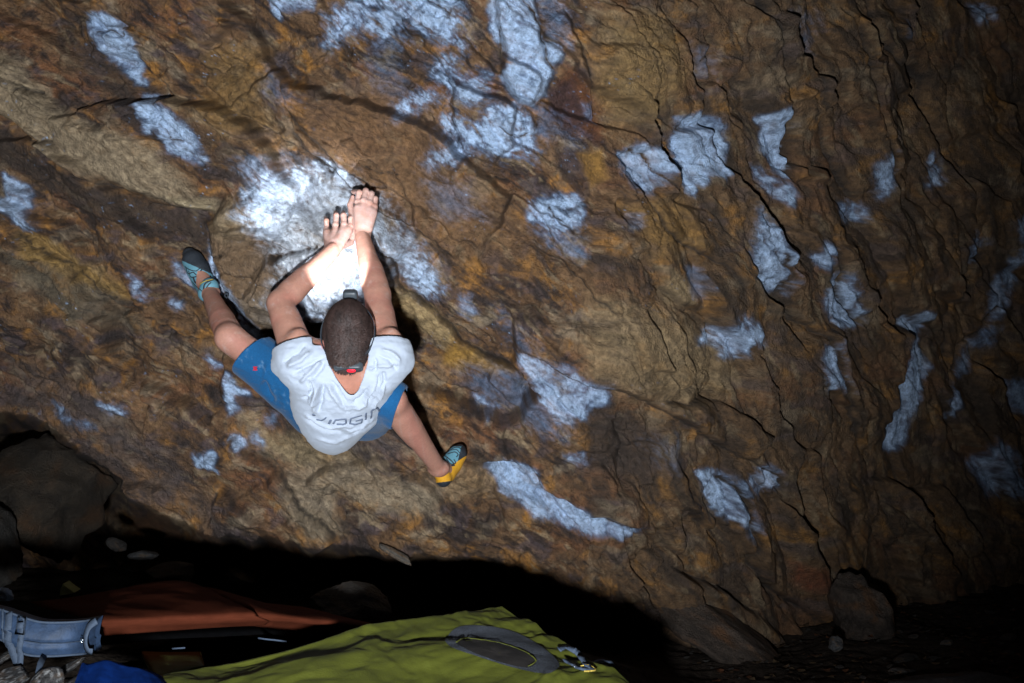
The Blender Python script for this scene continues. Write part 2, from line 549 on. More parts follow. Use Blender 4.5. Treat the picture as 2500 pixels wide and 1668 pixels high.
CR = [  # polyline, half-width px, depth m, ledge step m
    ([(690, 190), (712, 265), (730, 320), (770, 380), (833, 440), (860, 468), (921, 515), (962, 536), (1030, 566), (1064, 590), (1120, 640)], 3.2, .045, -.040),
    ([(715, 265), (745, 310), (790, 360), (815, 410), (800, 425), (750, 370), (715, 310)], 7, .04, 0),
    ([(905, 578), (958, 621), (965, 658), (979, 696), (1023, 733), (1064, 767), (1108, 815), (1125, 842), (1183, 876), (1225, 892), (1302, 926)], 4.2, .055, .035),
    ([(1255, 838), (1299, 850), (1385, 901), (1447, 930), (1512, 951), (1592, 995), (1682, 1053), (1775, 1105), (1836, 1138), (1872, 1185)], 3.2, .04, -.030),
    ([(1573, 968), (1631, 977), (1700, 968), (1737, 973), (1770, 1006), (1824, 1049)], 3.0, .04, .045),
    ([(1130, 1107), (1233, 1105), (1305, 1144), (1327, 1188), (1421, 1232), (1499, 1266), (1554, 1282), (1587, 1315)], 3.2, .04, -.035),
    ([(1722, 1150), (1737, 1160), (1770, 1177), (1786, 1221), (1797, 1271), (1814, 1304), (1806, 1360), (1830, 1400), (1880, 1440), (1935, 1475), (2010, 1530)], 5.0, .055, -.030),
    ([(1620, 1375), (1676, 1404), (1742, 1426), (1809, 1481), (1864, 1520), (1908, 1556)], 5.5, .06, .045),
    ([(1834, 597), (1867, 651), (1863, 720), (1896, 771), (1961, 821), (1986, 865), (1994, 904), (2015, 944), (2033, 984), (2055, 1056), (2075, 1110)], 4.0, .05, -.030),
    ([(1976, 604), (2001, 651), (2012, 709), (2030, 749), (2058, 774)], 4.5, .055, -.035),
    ([(2203, 781), (2207, 818), (2196, 868), (2182, 897), (2167, 955), (2146, 1038)], 3.4, .04, .02),
    ([(1878, 255), (1908, 284), (1916, 330), (1918, 391), (1910, 440)], 7.0, .07, -.035),
    ([(1272, -10), (1306, 36), (1321, 90), (1335, 145), (1357, 175)], 4.6, .055, 0),
    ([(1042, -5), (1070, 16), (1102, 35)], 3.4, .04, .02),
    ([(1126, 87), (1162, 123), (1190, 150), (1216, 181)], 3.0, .035, .02),
    ([(1221, 60), (1222, 120), (1221, 184)], 3.2, .05, 0),
    ([(1217, 303), (1230, 322), (1258, 338), (1290, 326)], 3.4, .04, -.02),
    ([(1338, 500), (1352, 520), (1375, 533)], 2.6, .03, 0),
    ([(1515, 365), (1560, 372), (1571, 405), (1600, 445), (1640, 500)], 3.0, .04, 0),
    ([(675, 610), (690, 617), (727, 603), (771, 597), (800, 585)], 6.5, .06, .03),
    ([(600, 720), (630, 738), (680, 752), (741, 768), (800, 775)], 6.5, .065, -.03),
    ([(505, 640), (540, 620), (575, 612)], 2.6, .03, 0),
    ([(498, 545), (500, 600), (512, 650), (540, 705), (575, 745)], 3.0, .03, 0),
    ([(-40, 255), (70, 322), (150, 378), (260, 440), (390, 500), (525, 520)], 4.5, .04, -.02),
    ([(880, 1010), (928, 1022), (1013, 1055), (1090, 1088), (1149, 1107), (1190, 1112)], 3.8, .045, .030),
    ([(55, 225), (75, 215), (100, 225), (118, 232)], 5.5, .05, 0),
    ([(225, 80), (245, 78), (270, 74), (290, 90), (292, 66), (320, 62), (345, 66)], 3.2, .035, 0),
    ([(415, 300), (430, 312), (440, 340), (452, 335), (470, 340)], 3.0, .03, 0),
    ([(1790, -10), (1850, 120), (1868, 200), (1895, 260)], 4.5, .05, -.03),
    ([(2085, -10), (2090, 70), (2130, 120), (2160, 170)], 4.5, .05, -.02),
    ([(2035, 50), (2055, 110), (2080, 220), (2092, 300), (2130, 380), (2150, 430)], 4.0, .05, -.03),
    ([(2140, 60), (2190, 120), (2260, 190), (2260, 260), (2300, 360)], 5.0, .06, -.03),
    ([(1940, 140), (1960, 250), (1995, 360), (2030, 440), (2075, 490)], 3.6, .045, -.025),
    ([(1560, 120), (1580, 200), (1600, 260), (1640, 320)], 3.4, .045, 0),
    ([(1380, 20), (1420, 120), (1450, 220), (1470, 300)], 3.6, .03, .02),
    ([(2310, 560), (2330, 690), (2300, 800), (2330, 900), (2310, 1010)], 4.0, .05, 0),
    ([(2420, 640), (2440, 720), (2400, 800), (2345, 850), (2340, 920)], 4.0, .05, 0),
    ([(1560, 470), (1590, 560), (1650, 600), (1720, 640), (1760, 700)], 3.4, .035, -.02),
    ([(1300, 600), (1380, 640), (1440, 700), (1470, 760)], 3.0, .03, -.02),
    ([(2085, 1420), (2110, 1470), (2150, 1500), (2160, 1560)], 4.5, .05, 0),
    ([(230, 700), (330, 760), (420, 800), (500, 830)], 3.0, .03, -.02),
    ([(300, 940), (420, 1000), (520, 1060), (640, 1150), (760, 1250)], 3.2, .03, -.03),
    ([(690, 1130), (740, 1200), (790, 1260), (830, 1300)], 3.5, .02, .05),
    ([(60, 560), (180, 640), (270, 720)], 3.0, .03, .02),
    ([(1180, 420), (1260, 450), (1300, 470)], 2.6, .025, 0),
    ([(880, 400), (940, 420), (980, 425)], 2.0, .018, 0),
    ([(1000, 880), (1080, 940), (1170, 975)], 3.4, .035, -.02),
]
for c in CR:
    crack(c[0], c[1], c[2], c[3])

def soften(A):
    B_ = A.copy()
    B_[1:-1, 1:-1] = (4 * A[1:-1, 1:-1] + 2 * (A[:-2, 1:-1] + A[2:, 1:-1] + A[1:-1, :-2] + A[1:-1, 2:]) + A[:-2, :-2] + A[:-2, 2:] + A[2:, :-2] + A[2:, 2:]) / 16
    return B_


for _ in range(2):                       # round off the steepest little cliffs only
    gyy, gxx = np.gradient(H)
    steep = sstep(0.0070, 0.0150, np.hypot(gxx, gyy))
    for _k in range(2):
        steep = np.maximum(steep, soften(steep))
    H = H + (soften(soften(H)) - H) * steep

# ---- natural colour of the stone
def lerp(c, col, m):
    return c + (np.asarray(col) - c) * m[..., None]


n1 = fbm(WX / 240, WY / 240, 71, 4)
n2 = fbm(u1 / 190, v1 / 60, 72, 5, 0.6) * (1 - wr) + fbm(u2 / 170, v2 / 45, 73, 5, 0.6) * wr
n3 = fbm(FX / 70, FY / 70, 74, 5, 0.62)
n4 = 0.6 * fbm(WX / 14, WY / 14, 75, 4, 0.65) + 0.7 * ((1 - wr) * fbm(u1 / 40, v1 / 9, 78, 4, 0.65) + wr * fbm(u2 / 40, v2 / 9, 79, 4, 0.65))
n5 = fbm(FX / 110 + 9, FY / 80, 76, 5, 0.6)
C = np.empty(WX.shape + (3,))
C[:] = (0.125, 0.066, 0.031)
n6 = fbm(QX / 36, QY / 30, 176, 5, 0.62)
n7 = (1 - wr) * fbm(u1 / 130, v1 / 28, 177, 5, 0.62) + wr * fbm(u2 / 130, v2 / 26, 178, 5, 0.62)
n9 = fbm(FX / 260 + 31, FY / 170, 179, 5, 0.6)
C = lerp(C, (0.235, 0.135, 0.066), sstep(-0.05, 0.42, n2) * 0.85)
C = lerp(C, (0.370, 0.165, 0.032), sstep(0.02, 0.38, n3 + 0.25 * n9) * 0.85)
C = lerp(C, (0.180, 0.072, 0.030), sstep(0.05, 0.40, -n9 + 0.3 * n6) * 0.7)
C = lerp(C, (0.034, 0.023, 0.020), sstep(-0.02, 0.30, -n2 + 0.35 * n3) * 0.92)
C = lerp(C, (0.270, 0.205, 0.135), sstep(0.08, 0.42, n5) * 0.65)
C = lerp(C, (0.075, 0.055, 0.060), sstep(0.08, 0.40, fbm(FX / 90, FY / 50 + 5, 77, 4)) * 0.7)
C = lerp(C, (0.026, 0.018, 0.016), sstep(0.08, 0.40, n7) * 0.85)
C = lerp(C, (0.028, 0.019, 0.016), sstep(0.14, 0.40, n6) * 0.75)
C = lerp(C, (0.330, 0.235, 0.135), sstep(0.16, 0.42, -n7 + 0.4 * n6) * 0.6)
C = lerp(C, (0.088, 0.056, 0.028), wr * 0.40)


def stain(poly, col, soft, k=1.0, rag=1.0):
    b = box(poly, soft * 2 + 60)
    x = WX[b] + (FX[b] - WX[b]) * rag
    y = WY[b] + (FY[b] - WY[b]) * rag
    m = sstep(soft, -soft, poly_sd(x, y, poly)) * k
    m = m * (0.75 + 0.5 * np.clip(n4[b] + 0.5, 0, 1))
    C[b] = lerp(C[b], col, np.clip(m, 0, 1))


TAN, UMBER, OCHRE, RUST = (0.285, 0.215, 0.135), (0.045, 0.030, 0.022), (0.270, 0.140, 0.032), (0.120, 0.044, 0.018)
stain([(-300, 60), (0, 120), (70, 150), (115, 225), (200, 285), (330, 320), (400, 352), (430, 400), (490, 478), (532, 492), (525, 515),
       (450, 500), (330, 452), (200, 395), (120, 350), (0, 272), (-300, 100)], TAN, 14, 0.85, 0.6)
stain([(430, 478), (500, 482), (533, 494), (528, 515), (470, 512)], (0.36, 0.28, 0.17), 8, 0.9, 0.3)
stain([(-60, 275), (150, 395), (330, 470), (500, 545), (490, 600), (420, 570), (300, 530), (150, 470), (-60, 360)], UMBER, 22, 0.85)
stain([(130, 60), (200, 80), (330, 210), (420, 260), (560, 330), (640, 430), (560, 440), (470, 340), (360, 300), (240, 230), (150, 150)], UMBER, 30, 0.6)
stain([(1380, 160), (1440, 200), (1490, 260), (1460, 350), (1400, 330), (1340, 270)], RUST, 14, 0.85, 0.5)
stain([(1340, 210), (1400, 200), (1440, 300), (1400, 330), (1340, 290)], (0.05, 0.026, 0.026), 12, 0.8, 0.5)
stain([(1350, 360), (1420, 370), (1450, 440), (1420, 490), (1370, 430)], (0.055, 0.036, 0.036), 14, 0.8, 0.5)
stain([(1420, 1020), (1500, 1000), (1580, 1040), (1590, 1130), (1520, 1180), (1430, 1120)], (0.050, 0.034, 0.026), 22, 0.85)
stain([(1410, 375), (1460, 360), (1465, 430), (1440, 460)], OCHRE, 10, 0.8, 0.5)
stain([(1440, 700), (1540, 740), (1700, 800), (1760, 860), (1740, 960), (1640, 975), (1500, 960), (1420, 880)], (0.255, 0.175, 0.090), 34, 0.7)
stain([(1570, 640), (1650, 680), (1660, 740), (1600, 730)], (0.30, 0.21, 0.11), 16, 0.8)
stain([(980, 700), (1060, 760), (1112, 818), (1090, 850), (1000, 800), (935, 690)], (0.36, 0.25, 0.12), 16, 0.9, 0.6)
stain([(920, 620), (955, 640), (980, 720), (940, 700)], (0.36, 0.25, 0.12), 9, 0.9, 0.5)
stain([(1100, 830), (1180, 880), (1250, 920), (1180, 925), (1080, 890)], (0.32, 0.175, 0.035), 16, 0.9)
stain([(690, 1140), (850, 1110), (1080, 1170), (1070, 1240), (940, 1220), (820, 1190), (840, 1290), (770, 1290)], (0.285, 0.220, 0.145), 26, 0.75)
stain([(1050, 1080), (1180, 1100), (1250, 1200), (1100, 1190)], (0.31, 0.20, 0.10), 30, 0.6)
stain([(20, 600), (120, 610), (300, 720), (360, 800), (240, 790), (100, 690)], (0.115, 0.092, 0.060), 26, 0.7)
stain([(60, 560), (160, 590), (280, 680), (340, 730), (230, 690), (110, 620)], (0.30, 0.18, 0.055), 14, 0.8)
stain([(720, 270), (900, 200), (1080, 300), (1100, 420), (1000, 520), (860, 440), (760, 370)], (0.185, 0.098, 0.045), 50, 0.75)
stain([(1000, 420), (1200, 420), (1280, 520), (1300, 640), (1150, 640), (1000, 540)], (0.165, 0.088, 0.040), 50, 0.6)
stain([(500, 100), (640, 120), (640, 260), (700, 330), (560, 320), (470, 230)], (0.235, 0.135, 0.045), 40, 0.65)
stain([(1480, 40), (1600, 30), (1660, 180), (1600, 280), (1500, 300), (1450, 180)], (0.240, 0.150, 0.058), 40, 0.7)
stain([(1500, 500), (1640, 480), (1680, 600), (1560, 620)], (0.22, 0.12, 0.035), 30, 0.7)
stain([(1100, 900), (1300, 960), (1330, 1020), (1180, 1000)], (0.085, 0.072, 0.078), 24, 0.7)
stain([(720, 1010), (980, 1040), (1000, 1090), (860, 1090)], (0.085, 0.068, 0.066), 26, 0.7)
stain([(620, 1050), (760, 1060), (900, 1110), (720, 1130), (640, 1100)], (0.30, 0.22, 0.12), 26, 0.6)
stain([(560, 700), (650, 690), (740, 740), (760, 800), (640, 800)], (0.22, 0.17, 0.12), 18, 0.7)
stain([(640, 500), (560, 480), (520, 540), (560, 600), (640, 560)], (0.30, 0.22, 0.13), 18, 0.8)
stain([(520, 580), (620, 560), (720, 620), (720, 700), (620, 720), (550, 690)], (0.165, 0.105, 0.060), 30, 0.9)
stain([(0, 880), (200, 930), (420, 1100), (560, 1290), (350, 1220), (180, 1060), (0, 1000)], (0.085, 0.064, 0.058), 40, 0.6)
stain([(1900, 1360), (1960, 1370), (2000, 1400), (1960, 1430), (1920, 1420)], (0.15, 0.05, 0.022), 14, 0.85)
C *= (1 + 0.60 * np.clip(n4, -0.9, 1.0))[..., None]
C = lerp(C, (0.022, 0.017, 0.014), np.clip(CRK * 0.85, 0, 1))          # darker along the fissures

# ---- chalk left by climbers' hands
CH = np.zeros_like(H)


def chalk(poly, k=1.0, soft=7, wisp=0.6, rag=0.55):
    b = box(poly, soft * 3 + 50)
    x = WX[b] + (FX[b] - WX[b]) * rag
    y = WY[b] + (FY[b] - WY[b]) * rag
    s = soft * 2.2
    m = sstep(s * 1.5, -s * 0.9, poly_sd(x, y, poly))
    t = m + wisp * (0.55 * n3[b] + 0.95 * n4[b] + 0.6 * n6[b] + 0.5 * n7[b])
    CH[b] = np.maximum(CH[b], k * sstep(0.0, 1.15, t) * sstep(0.0, 0.75, m))


for p in (
    [(217, 40), (260, 34), (286, 54), (300, 80), (333, 130), (325, 155), (318, 181), (340, 203), (318, 206), (289, 181), (260, 155), (231, 116), (217, 80)],
    [(336, 231), (391, 242), (448, 271), (485, 307), (506, 344), (524, 391), (506, 401), (470, 387), (427, 365), (416, 311), (398, 322), (391, 289)],
    [(22, 427), (47, 441), (80, 467), (96, 503), (83, 506), (119, 561), (72, 557), (36, 506), (4, 496), (7, 485), (29, 481), (29, 456)],
    [(629, -60), (763, -60), (767, 29), (741, 22), (709, 29), (680, 27), (673, 43), (651, 29)],
    [(1209, -60), (1288, -60), (1315, 51), (1325, 95), (1369, 112), (1376, 136), (1359, 163), (1349, 191), (1332, 235), (1294, 259), (1267, 252), (1240, 218), (1223, 184), (1250, 150), (1223, 119), (1206, 95), (1192, 34)],
    [(1640, 290), (1690, 275), (1720, 290), (1755, 310), (1765, 370), (1755, 420), (1730, 440), (1700, 430), (1670, 475), (1655, 470), (1645, 400), (1640, 340)],
    [(1881, 262), (1910, 289), (1918, 398), (1903, 434), (1881, 416), (1853, 362), (1867, 307), (1842, 289)],
    [(2182, 781), (2214, 753), (2243, 767), (2243, 803), (2229, 847), (2261, 897), (2229, 970), (2207, 1031), (2203, 1085), (2167, 1100), (2146, 1085), (2142, 1056), (2164, 984), (2167, 912), (2182, 876)],
    [(1190, 1110), (1233, 1100), (1300, 1127), (1333, 1183), (1421, 1227), (1499, 1266), (1554, 1282), (1510, 1293), (1443, 1293), (1383, 1271), (1311, 1243), (1261, 1205), (1217, 1171)],
    [(481, 1102), (528, 1098), (535, 1124), (539, 1149), (517, 1145), (488, 1124)],
    [(561, 897), (615, 951), (586, 951), (593, 999), (568, 1009), (564, 951), (557, 912)],
    [(500, 560), (524, 600), (545, 660), (585, 720), (625, 780), (640, 815), (604, 790), (562, 742), (520, 690), (503, 640)],
    [(590, 790), (620, 800), (640, 818), (625, 822), (600, 808)],
):
    chalk(p, 0.95, 6, 0.5)
for p, k in (
    ([(1500, 375), (1540, 350), (1590, 360), (1610, 390), (1590, 430), (1560, 470), (1520, 450), (1505, 420)], .85),
    ([(1842, 412), (1881, 434), (1910, 481), (1900, 496), (1874, 474), (1853, 441)], .8),
    ([(2099, 409), (2124, 380), (2138, 416), (2142, 445), (2117, 481), (2099, 459)], .9),
    ([(2258, 380), (2276, 398), (2283, 441), (2243, 456)], .8),
    ([(2023, 510), (2055, 496), (2077, 506), (2077, 532), (2052, 539), (2030, 532)], 1.0),
    ([(2370, 22), (2392, 14), (2406, 43), (2392, 58), (2373, 47)], .9),
    ([(2178, 58), (2200, 83), (2193, 98), (2178, 90)], .5),
    ([(2457, 550), (2500, 514), (2560, 520), (2560, 580), (2470, 590)], .9),
    ([(1800, 505), (1834, 550), (1845, 604), (1867, 659), (1860, 706), (1838, 720), (1809, 677), (1795, 622)], .85),
    ([(1943, 622), (1961, 590), (1976, 611), (1968, 633), (1957, 655)], .85),
    ([(1968, 702), (1986, 669), (2004, 655), (2044, 713), (2055, 774), (2033, 785), (1990, 792), (1968, 745)], .95),
    ([(1679, 829), (1715, 796), (1755, 767), (1780, 781), (1802, 810), (1816, 836), (1773, 830), (1768, 868), (1719, 865), (1737, 836)], .9),
    ([(1943, 897), (1950, 854), (1968, 825), (1986, 868), (1997, 912), (2012, 944), (1983, 933), (1957, 937)], .85),
    ([(2348, 597), (2370, 572), (2402, 597), (2366, 640), (2352, 640)], .75),
    ([(2464, 619), (2478, 611), (2485, 673), (2457, 742), (2413, 781), (2410, 731), (2428, 695), (2457, 659)], .75),
    ([(2406, 803), (2428, 803), (2410, 839), (2377, 850), (2373, 876), (2359, 912), (2352, 912), (2359, 854)], .7),
    ([(2308, 977), (2330, 944), (2334, 973), (2315, 1013)], .9),
    ([(2460, 930), (2510, 926), (2500, 1013), (2467, 998)], .6),
    ([(1681, 1144), (1731, 1144), (1770, 1171), (1786, 1232), (1803, 1271), (1803, 1299), (1775, 1266), (1737, 1249), (1714, 1210), (1687, 1177)], .95),
    ([(1786, 1160), (1809, 1122), (1831, 1133), (1858, 1171), (1836, 1183), (1814, 1194)], .8),
    ([(2389, 1133), (2417, 1072), (2450, 1111), (2483, 1205), (2417, 1205)], .75),
    ([(1371, 1089), (1416, 1089), (1432, 1111), (1383, 1105)], .8),
    ([(1255, 850), (1299, 850), (1400, 886), (1450, 926), (1465, 948), (1414, 995), (1360, 1006), (1320, 962), (1288, 894)], .8),
    ([(1154, 980), (1212, 998), (1194, 1010)], .7), ([(1118, 724), (1147, 718), (1163, 753), (1147, 770), (1116, 753)], .65),
    ([(326, 669), (347, 684), (383, 727), (362, 727), (340, 709)], .9), ([(410, 735), (440, 742), (438, 756), (415, 752)], .8),
    ([(412, 645), (477, 702), (474, 714), (420, 670)], .7), ([(517, 868), (553, 883), (535, 890)], .9),
    ([(579, 1056), (608, 1071), (604, 1085), (586, 1074)], .9), ([(622, 1045), (642, 1071), (642, 1086), (613, 1067)], .8),
    ([(123, 986), (152, 997), (166, 1019), (231, 1037), (203, 1040), (160, 1019)], .7),
    ([(250, 983), (279, 987), (311, 1008), (271, 1003)], .95), ([(652, 1015), (672, 1010), (668, 1034), (655, 1034)], .6),
    ([(1290, 490), (1340, 485), (1400, 475), (1425, 500), (1415, 540), (1370, 562), (1330, 552), (1290, 530)], .9),
    ([(1430, 260), (1450, 258), (1455, 292), (1436, 290)], .6), ([(1655, 655), (1675, 655), (1682, 720), (1656, 720)], .45),
    ([(1500, 535), (1530, 525), (1534, 545), (1510, 552)], .5),
):
    chalk(p, k, 9, 0.75)
for p, k in (   # faint smears
    ([(815, 30), (906, -60), (1104, -60), (1115, 51), (1130, 116), (1077, 95), (1036, 70), (1002, 60), (954, 78), (889, 68), (831, 88), (800, 112)], .95),
    ([(927, 114), (981, 89), (1002, 98), (960, 117)], .6), ([(1298, -60), (1372, -60), (1385, 112), (1345, 82)], .5),
    ([(1063, 170), (1083, 146), (1104, 157), (1117, 191), (1196, 191), (1189, 225), (1145, 248), (1111, 245), (1087, 204)], .9),
    ([(968, 268), (1008, 238), (1062, 223), (1062, 240), (1025, 254), (978, 278)], .9),
    ([(1087, 303), (1128, 296), (1179, 289), (1219, 262), (1257, 265), (1281, 289), (1291, 334), (1301, 381), (1247, 381), (1199, 374), (1158, 347), (1111, 381), (1063, 392), (1104, 354), (1145, 340), (1111, 327)], 1.0),
    ([(1298, 245), (1350, 290), (1420, 335), (1400, 350), (1330, 335), (1298, 290)], .4),
    ([(1310, 560), (1390, 570), (1420, 610), (1360, 610)], .5),
    ([(1136, 904), (1197, 908), (1284, 948), (1400, 990), (1370, 1040), (1284, 1010), (1190, 973)], .38),
    ([(915, 500), (985, 555), (1040, 640), (1080, 705), (1040, 720), (985, 660), (930, 590)], .9),
    ([(610, 470), (660, 420), (740, 425), (790, 395), (830, 415), (880, 470), (940, 500), (960, 580), (930, 640), (905, 700), (895, 790), (830, 765), (770, 755), (720, 775), (680, 720), (730, 650), (690, 590), (640, 545), (600, 510)], 1.0),
    ([(600, 400), (680, 390), (740, 430), (640, 470)], .5), ([(660, 160), (720, 240), (700, 270), (660, 240)], .3),
    ([(900, 150), (960, 160), (990, 230), (920, 210)], .32), ([(1040, 440), (1130, 440), (1180, 520), (1080, 520)], .3),
    ([(1680, 120), (1720, 150), (1710, 200)], .3), ([(1905, 40), (1945, 60), (1940, 140), (1915, 130)], .35),
    ([(1230, 760), (1260, 780), (1300, 830), (1260, 840)], .3), ([(1560, 1060), (1620, 1080), (1600, 1120)], .25),
    ([(1670, 1500), (1760, 1510), (1770, 1570), (1690, 1560)], .35),
):
    chalk(p, k, 20, 0.9, 0.8)
speck = sstep(0.34, 0.52, fbm(WX / 11, WY / 11, 81, 3, 0.6)) * sstep(0.05, 0.4, fbm(WX / 150, WY / 150, 82, 3)) * (WX < 1700)
CH = np.maximum(CH, 0.75 * speck * sstep(1150, 850, WY))
chd = np.clip(CH * (0.90 + 0.40 * n4 + 0.25 * n7) - 0.8 * np.clip(CRK, 0, 1), 0, 1)
chc = np.empty_like(C)
chc[:] = (0.145, 0.245, 0.420)
chc = lerp(chc, (0.48, 0.63, 0.86), sstep(0.40, 0.95, CH + 0.35 * n3 + 0.35 * n7) * 0.85)
chc = lerp(chc, (0.80, 0.84, 0.90), np.exp(-(((WX - 800) / 190) ** 2 + ((WY - 580) / 190) ** 2)))      # chalk on the start holds whitened in a painted pool of headlamp light
C = lerp(C, chc, chd)
C = np.clip(C, 0.008, 0.9)

# ---- shape the sheet
D0 = wall_base(WX, WY)
P0 = CAM + D0[..., None] * (AX_F + AX_R * ((WX - CX) / FPX)[..., None] + AX_U * ((CY - WY) / FPX)[..., None])
smooth_D = 3.86 + 0.00040 * (WY - 540) + 1.9 * np.clip((WX - 1450) / 1050, 0, 3) ** 1.3 + 0.10 * np.clip((600 - WX) / 600, 0, 3)
PS = CAM + smooth_D[..., None] * (AX_F + AX_R * ((WX - CX) / FPX)[..., None] + AX_U * ((CY - WY) / FPX)[..., None])
du, dv = np.gradient(PS, axis=1), np.gradient(PS, axis=0)
N = np.cross(dv, du)
N /= np.linalg.norm(N, axis=2, keepdims=True)
N *= np.sign((N * (CAM - PS)).sum(2))[..., None]
WALL = P0 + N * H[..., None]
ii = np.arange(NX * NY).reshape(NY, NX)
WF = np.stack([ii[:-1, :-1], ii[1:, :-1], ii[1:, 1:], ii[:-1, 1:]], -1).reshape(-1, 4)
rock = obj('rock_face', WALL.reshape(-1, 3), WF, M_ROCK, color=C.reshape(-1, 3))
tag(rock, 'overhanging brown sandstone rock face smeared with pale chalk', 'rock', kind='structure')
_, _, WD = proj(WALL.reshape(-1, 3))
WD = WD.reshape(NY, NX)


def wall_d(px, py):
    i, j = np.searchsorted(gx, px), np.searchsorted(gy, py)
    return float(WD[j - 3:j + 4, i - 3:i + 4].mean())

# ------------------------------------------------------------------ the ground under the overhang
gxs = np.concatenate([np.arange(-30, -3, 1.5), np.arange(-3, 4.5, 0.03), np.arange(4.5, 30, 1.5)])
gys = np.concatenate([np.arange(-30, 1.6, 1.5), np.arange(1.6, 7.6, 0.03), np.arange(7.6, 30, 1.5)])
GX, GY = np.meshgrid(gxs, gys)


def ground_z(x, y):
    r = sstep(0.9, 0.1, x + 0.25 * fbm(x / 0.9, y / 0.9, 91, 3)) * sstep(4.6, 3.2, y)
    z = -0.12 + 0.30 * r + 0.05 * sstep(4.5, 6.5, y)
    near = sstep(14, 5, np.hypot(x, y - 3))
    z = z + near * (0.07 * fbm(x / 0.8, y / 0.8, 92, 4) + 0.030 * ridge(x / 0.22, y / 0.09, 93, 3) + 0.012 * fbm(x / 0.07, y / 0.07, 94, 3))
    return z


GZ = ground_z(GX, GY)
gi = np.arange(GX.size).reshape(GX.shape)
GF = np.stack([gi[:-1, :-1], gi[:-1, 1:], gi[1:, 1:], gi[1:, :-1]], -1).reshape(-1, 4)
g = obj('ground', np.stack([GX, GY, GZ], -1), GF, M_SOIL)
tag(g, 'dark bare soil and leaf litter under the overhang', kind='structure')

# ------------------------------------------------------------------ loose rocks
def icosphere(n):
    import bmesh
    bm = bmesh.new()
    bmesh.ops.create_icosphere(bm, subdivisions=n, radius=1.0)
    V = np.array([v.co[:] for v in bm.verts])
    F = [tuple(v.index for v in f.verts) for f in bm.faces]
    bm.free()
    return V, np.array(F, dtype=np.int32)


ICO = {n: icosphere(n) for n in (4, 5)}


def boulder(name, px, py, d, size, seed, label, tone=(0.14, 0.11, 0.085), rot=0.0, cuts=7, group=None, n=5, speck=0.0, cat='boulder', rough=0.10):
    r_ = np.random.default_rng(seed)
    V, F = ICO[n]
    V = V.copy()
    for k in range(cuts):                       # broken flat sides
        a = r_.normal(size=3)
        a /= np.linalg.norm(a)
        lim = r_.uniform(0.55, 0.9)
        e = np.maximum(V @ a - lim, 0)
        V -= e[:, None] * a * 0.92
    ln = np.linalg.norm(V, axis=1)
    s = 1 + 1.35 * rough * (fbm(V[:, 0] * 1.7 + seed, V[:, 1] * 1.7 + V[:, 2] * 2.1, seed, 4) + 0.5 * ridge(V[:, 0] * 3 + V[:, 2], V[:, 1] * 3 + V[:, 2] * 2 + seed, seed + 3, 4)) \
        + 0.035 * fbm(V[:, 0] * 11 + V[:, 2] * 7, V[:, 1] * 11 + V[:, 2] * 5, seed + 5, 4)
    V = V * s[:, None]
    c, s_ = math.cos(rot), math.sin(rot)
    Q = V * np.asarray(size)
    X = Q[:, 0] * c - Q[:, 2] * s_
    Z = Q[:, 0] * s_ + Q[:, 2] * c
    P = at(px, py, d) + X[:, None] * AX_R + Q[:, 1:2] * AX_F + Z[:, None] * AX_U
    nn = fbm(V[:, 0] * 2.3 + V[:, 2] * 1.3, V[:, 1] * 2.3 + seed, seed + 9, 5, 0.6)
    col = np.asarray(tone)[None] * (1 + 0.8 * np.clip(nn, -0.9, 1))[:, None]
    n2_ = fbm(V[:, 0] * 1.6 + V[:, 1] + seed, V[:, 2] * 1.9 + seed, seed + 21, 5, 0.62)
    col = lerp(col, np.asarray(tone) * np.array((2.0, 1.25, 0.62)), sstep(0.0, 0.4, n2_) * 0.8)
    col = lerp(col, np.asarray(tone) * 0.3, sstep(0.05, 0.4, -n2_ + 0.3 * nn) * 0.7)
    if speck:
        sp = sstep(0.05, 0.35, fbm(V[:, 0] * 14 + V[:, 2] * 9, V[:, 1] * 14 + V[:, 2] * 4, seed + 11, 4, 0.7))
        col = lerp(col, (0.36, 0.36, 0.36), sp * speck)
    base = P.mean(0)
    base[2] = P[:, 2].min()
    o = obj(name, P, F, M_ROCK, origin=base, color=col)
    return tag(o, label, cat, group)


boulder('boulder', 95, 1200, 4.75, (0.33, 0.40, 0.34), 11, 'large rounded boulder in the dark under the left end of the rock face', (0.030, 0.021, 0.013), -0.25, cuts=14, rough=0.16)
boulder('boulder', -60, 1340, 4.1, (0.17, 0.2, 0.22), 14, 'dark boulder cut off by the left edge of the photo', (0.03, 0.026, 0.022), 0.3)
boulder('boulder', 2095, 1490, 4.84, (0.155, 0.20, 0.225), 16, 'smooth bluish grey boulder at the foot of the right-hand wall', (0.060, 0.044, 0.034), 0.30, cuts=14, rough=0.14)
boulder('boulder', 1765, 1553, 4.42, (0.33, 0.24, 0.115), 18, 'long flat-topped brown block at the foot of the rock face', (0.062, 0.044, 0.033), -0.50, cuts=12, rough=0.12)
boulder('boulder', 2340, 1700, 3.75, (0.27, 0.22, 0.075), 20, 'low rounded dark boulder in the lower right corner', (0.085, 0.082, 0.090), 0.02, cuts=2, rough=0.05)
boulder('stone', 2040, 1572, 4.3, (0.035, 0.04, 0.032), 33, 'small pale stone lying before the bluish grey boulder', (0.09, 0.088, 0.09), 0.1, n=4, cat='stone')
boulder('stone', 350, 1356, 4.15, (0.065, 0.05, 0.022), 31, 'pale flat stone in the dark behind the rust pad', (0.03, 0.03, 0.031), 0.05, n=4, cat='stone')
boulder('stone', 420, 1400, 4.0, (0.11, 0.08, 0.045), 32, 'round dark stone just behind the hump of the rust pad', (0.03, 0.025, 0.02), 0.0, n=4, cat='stone')
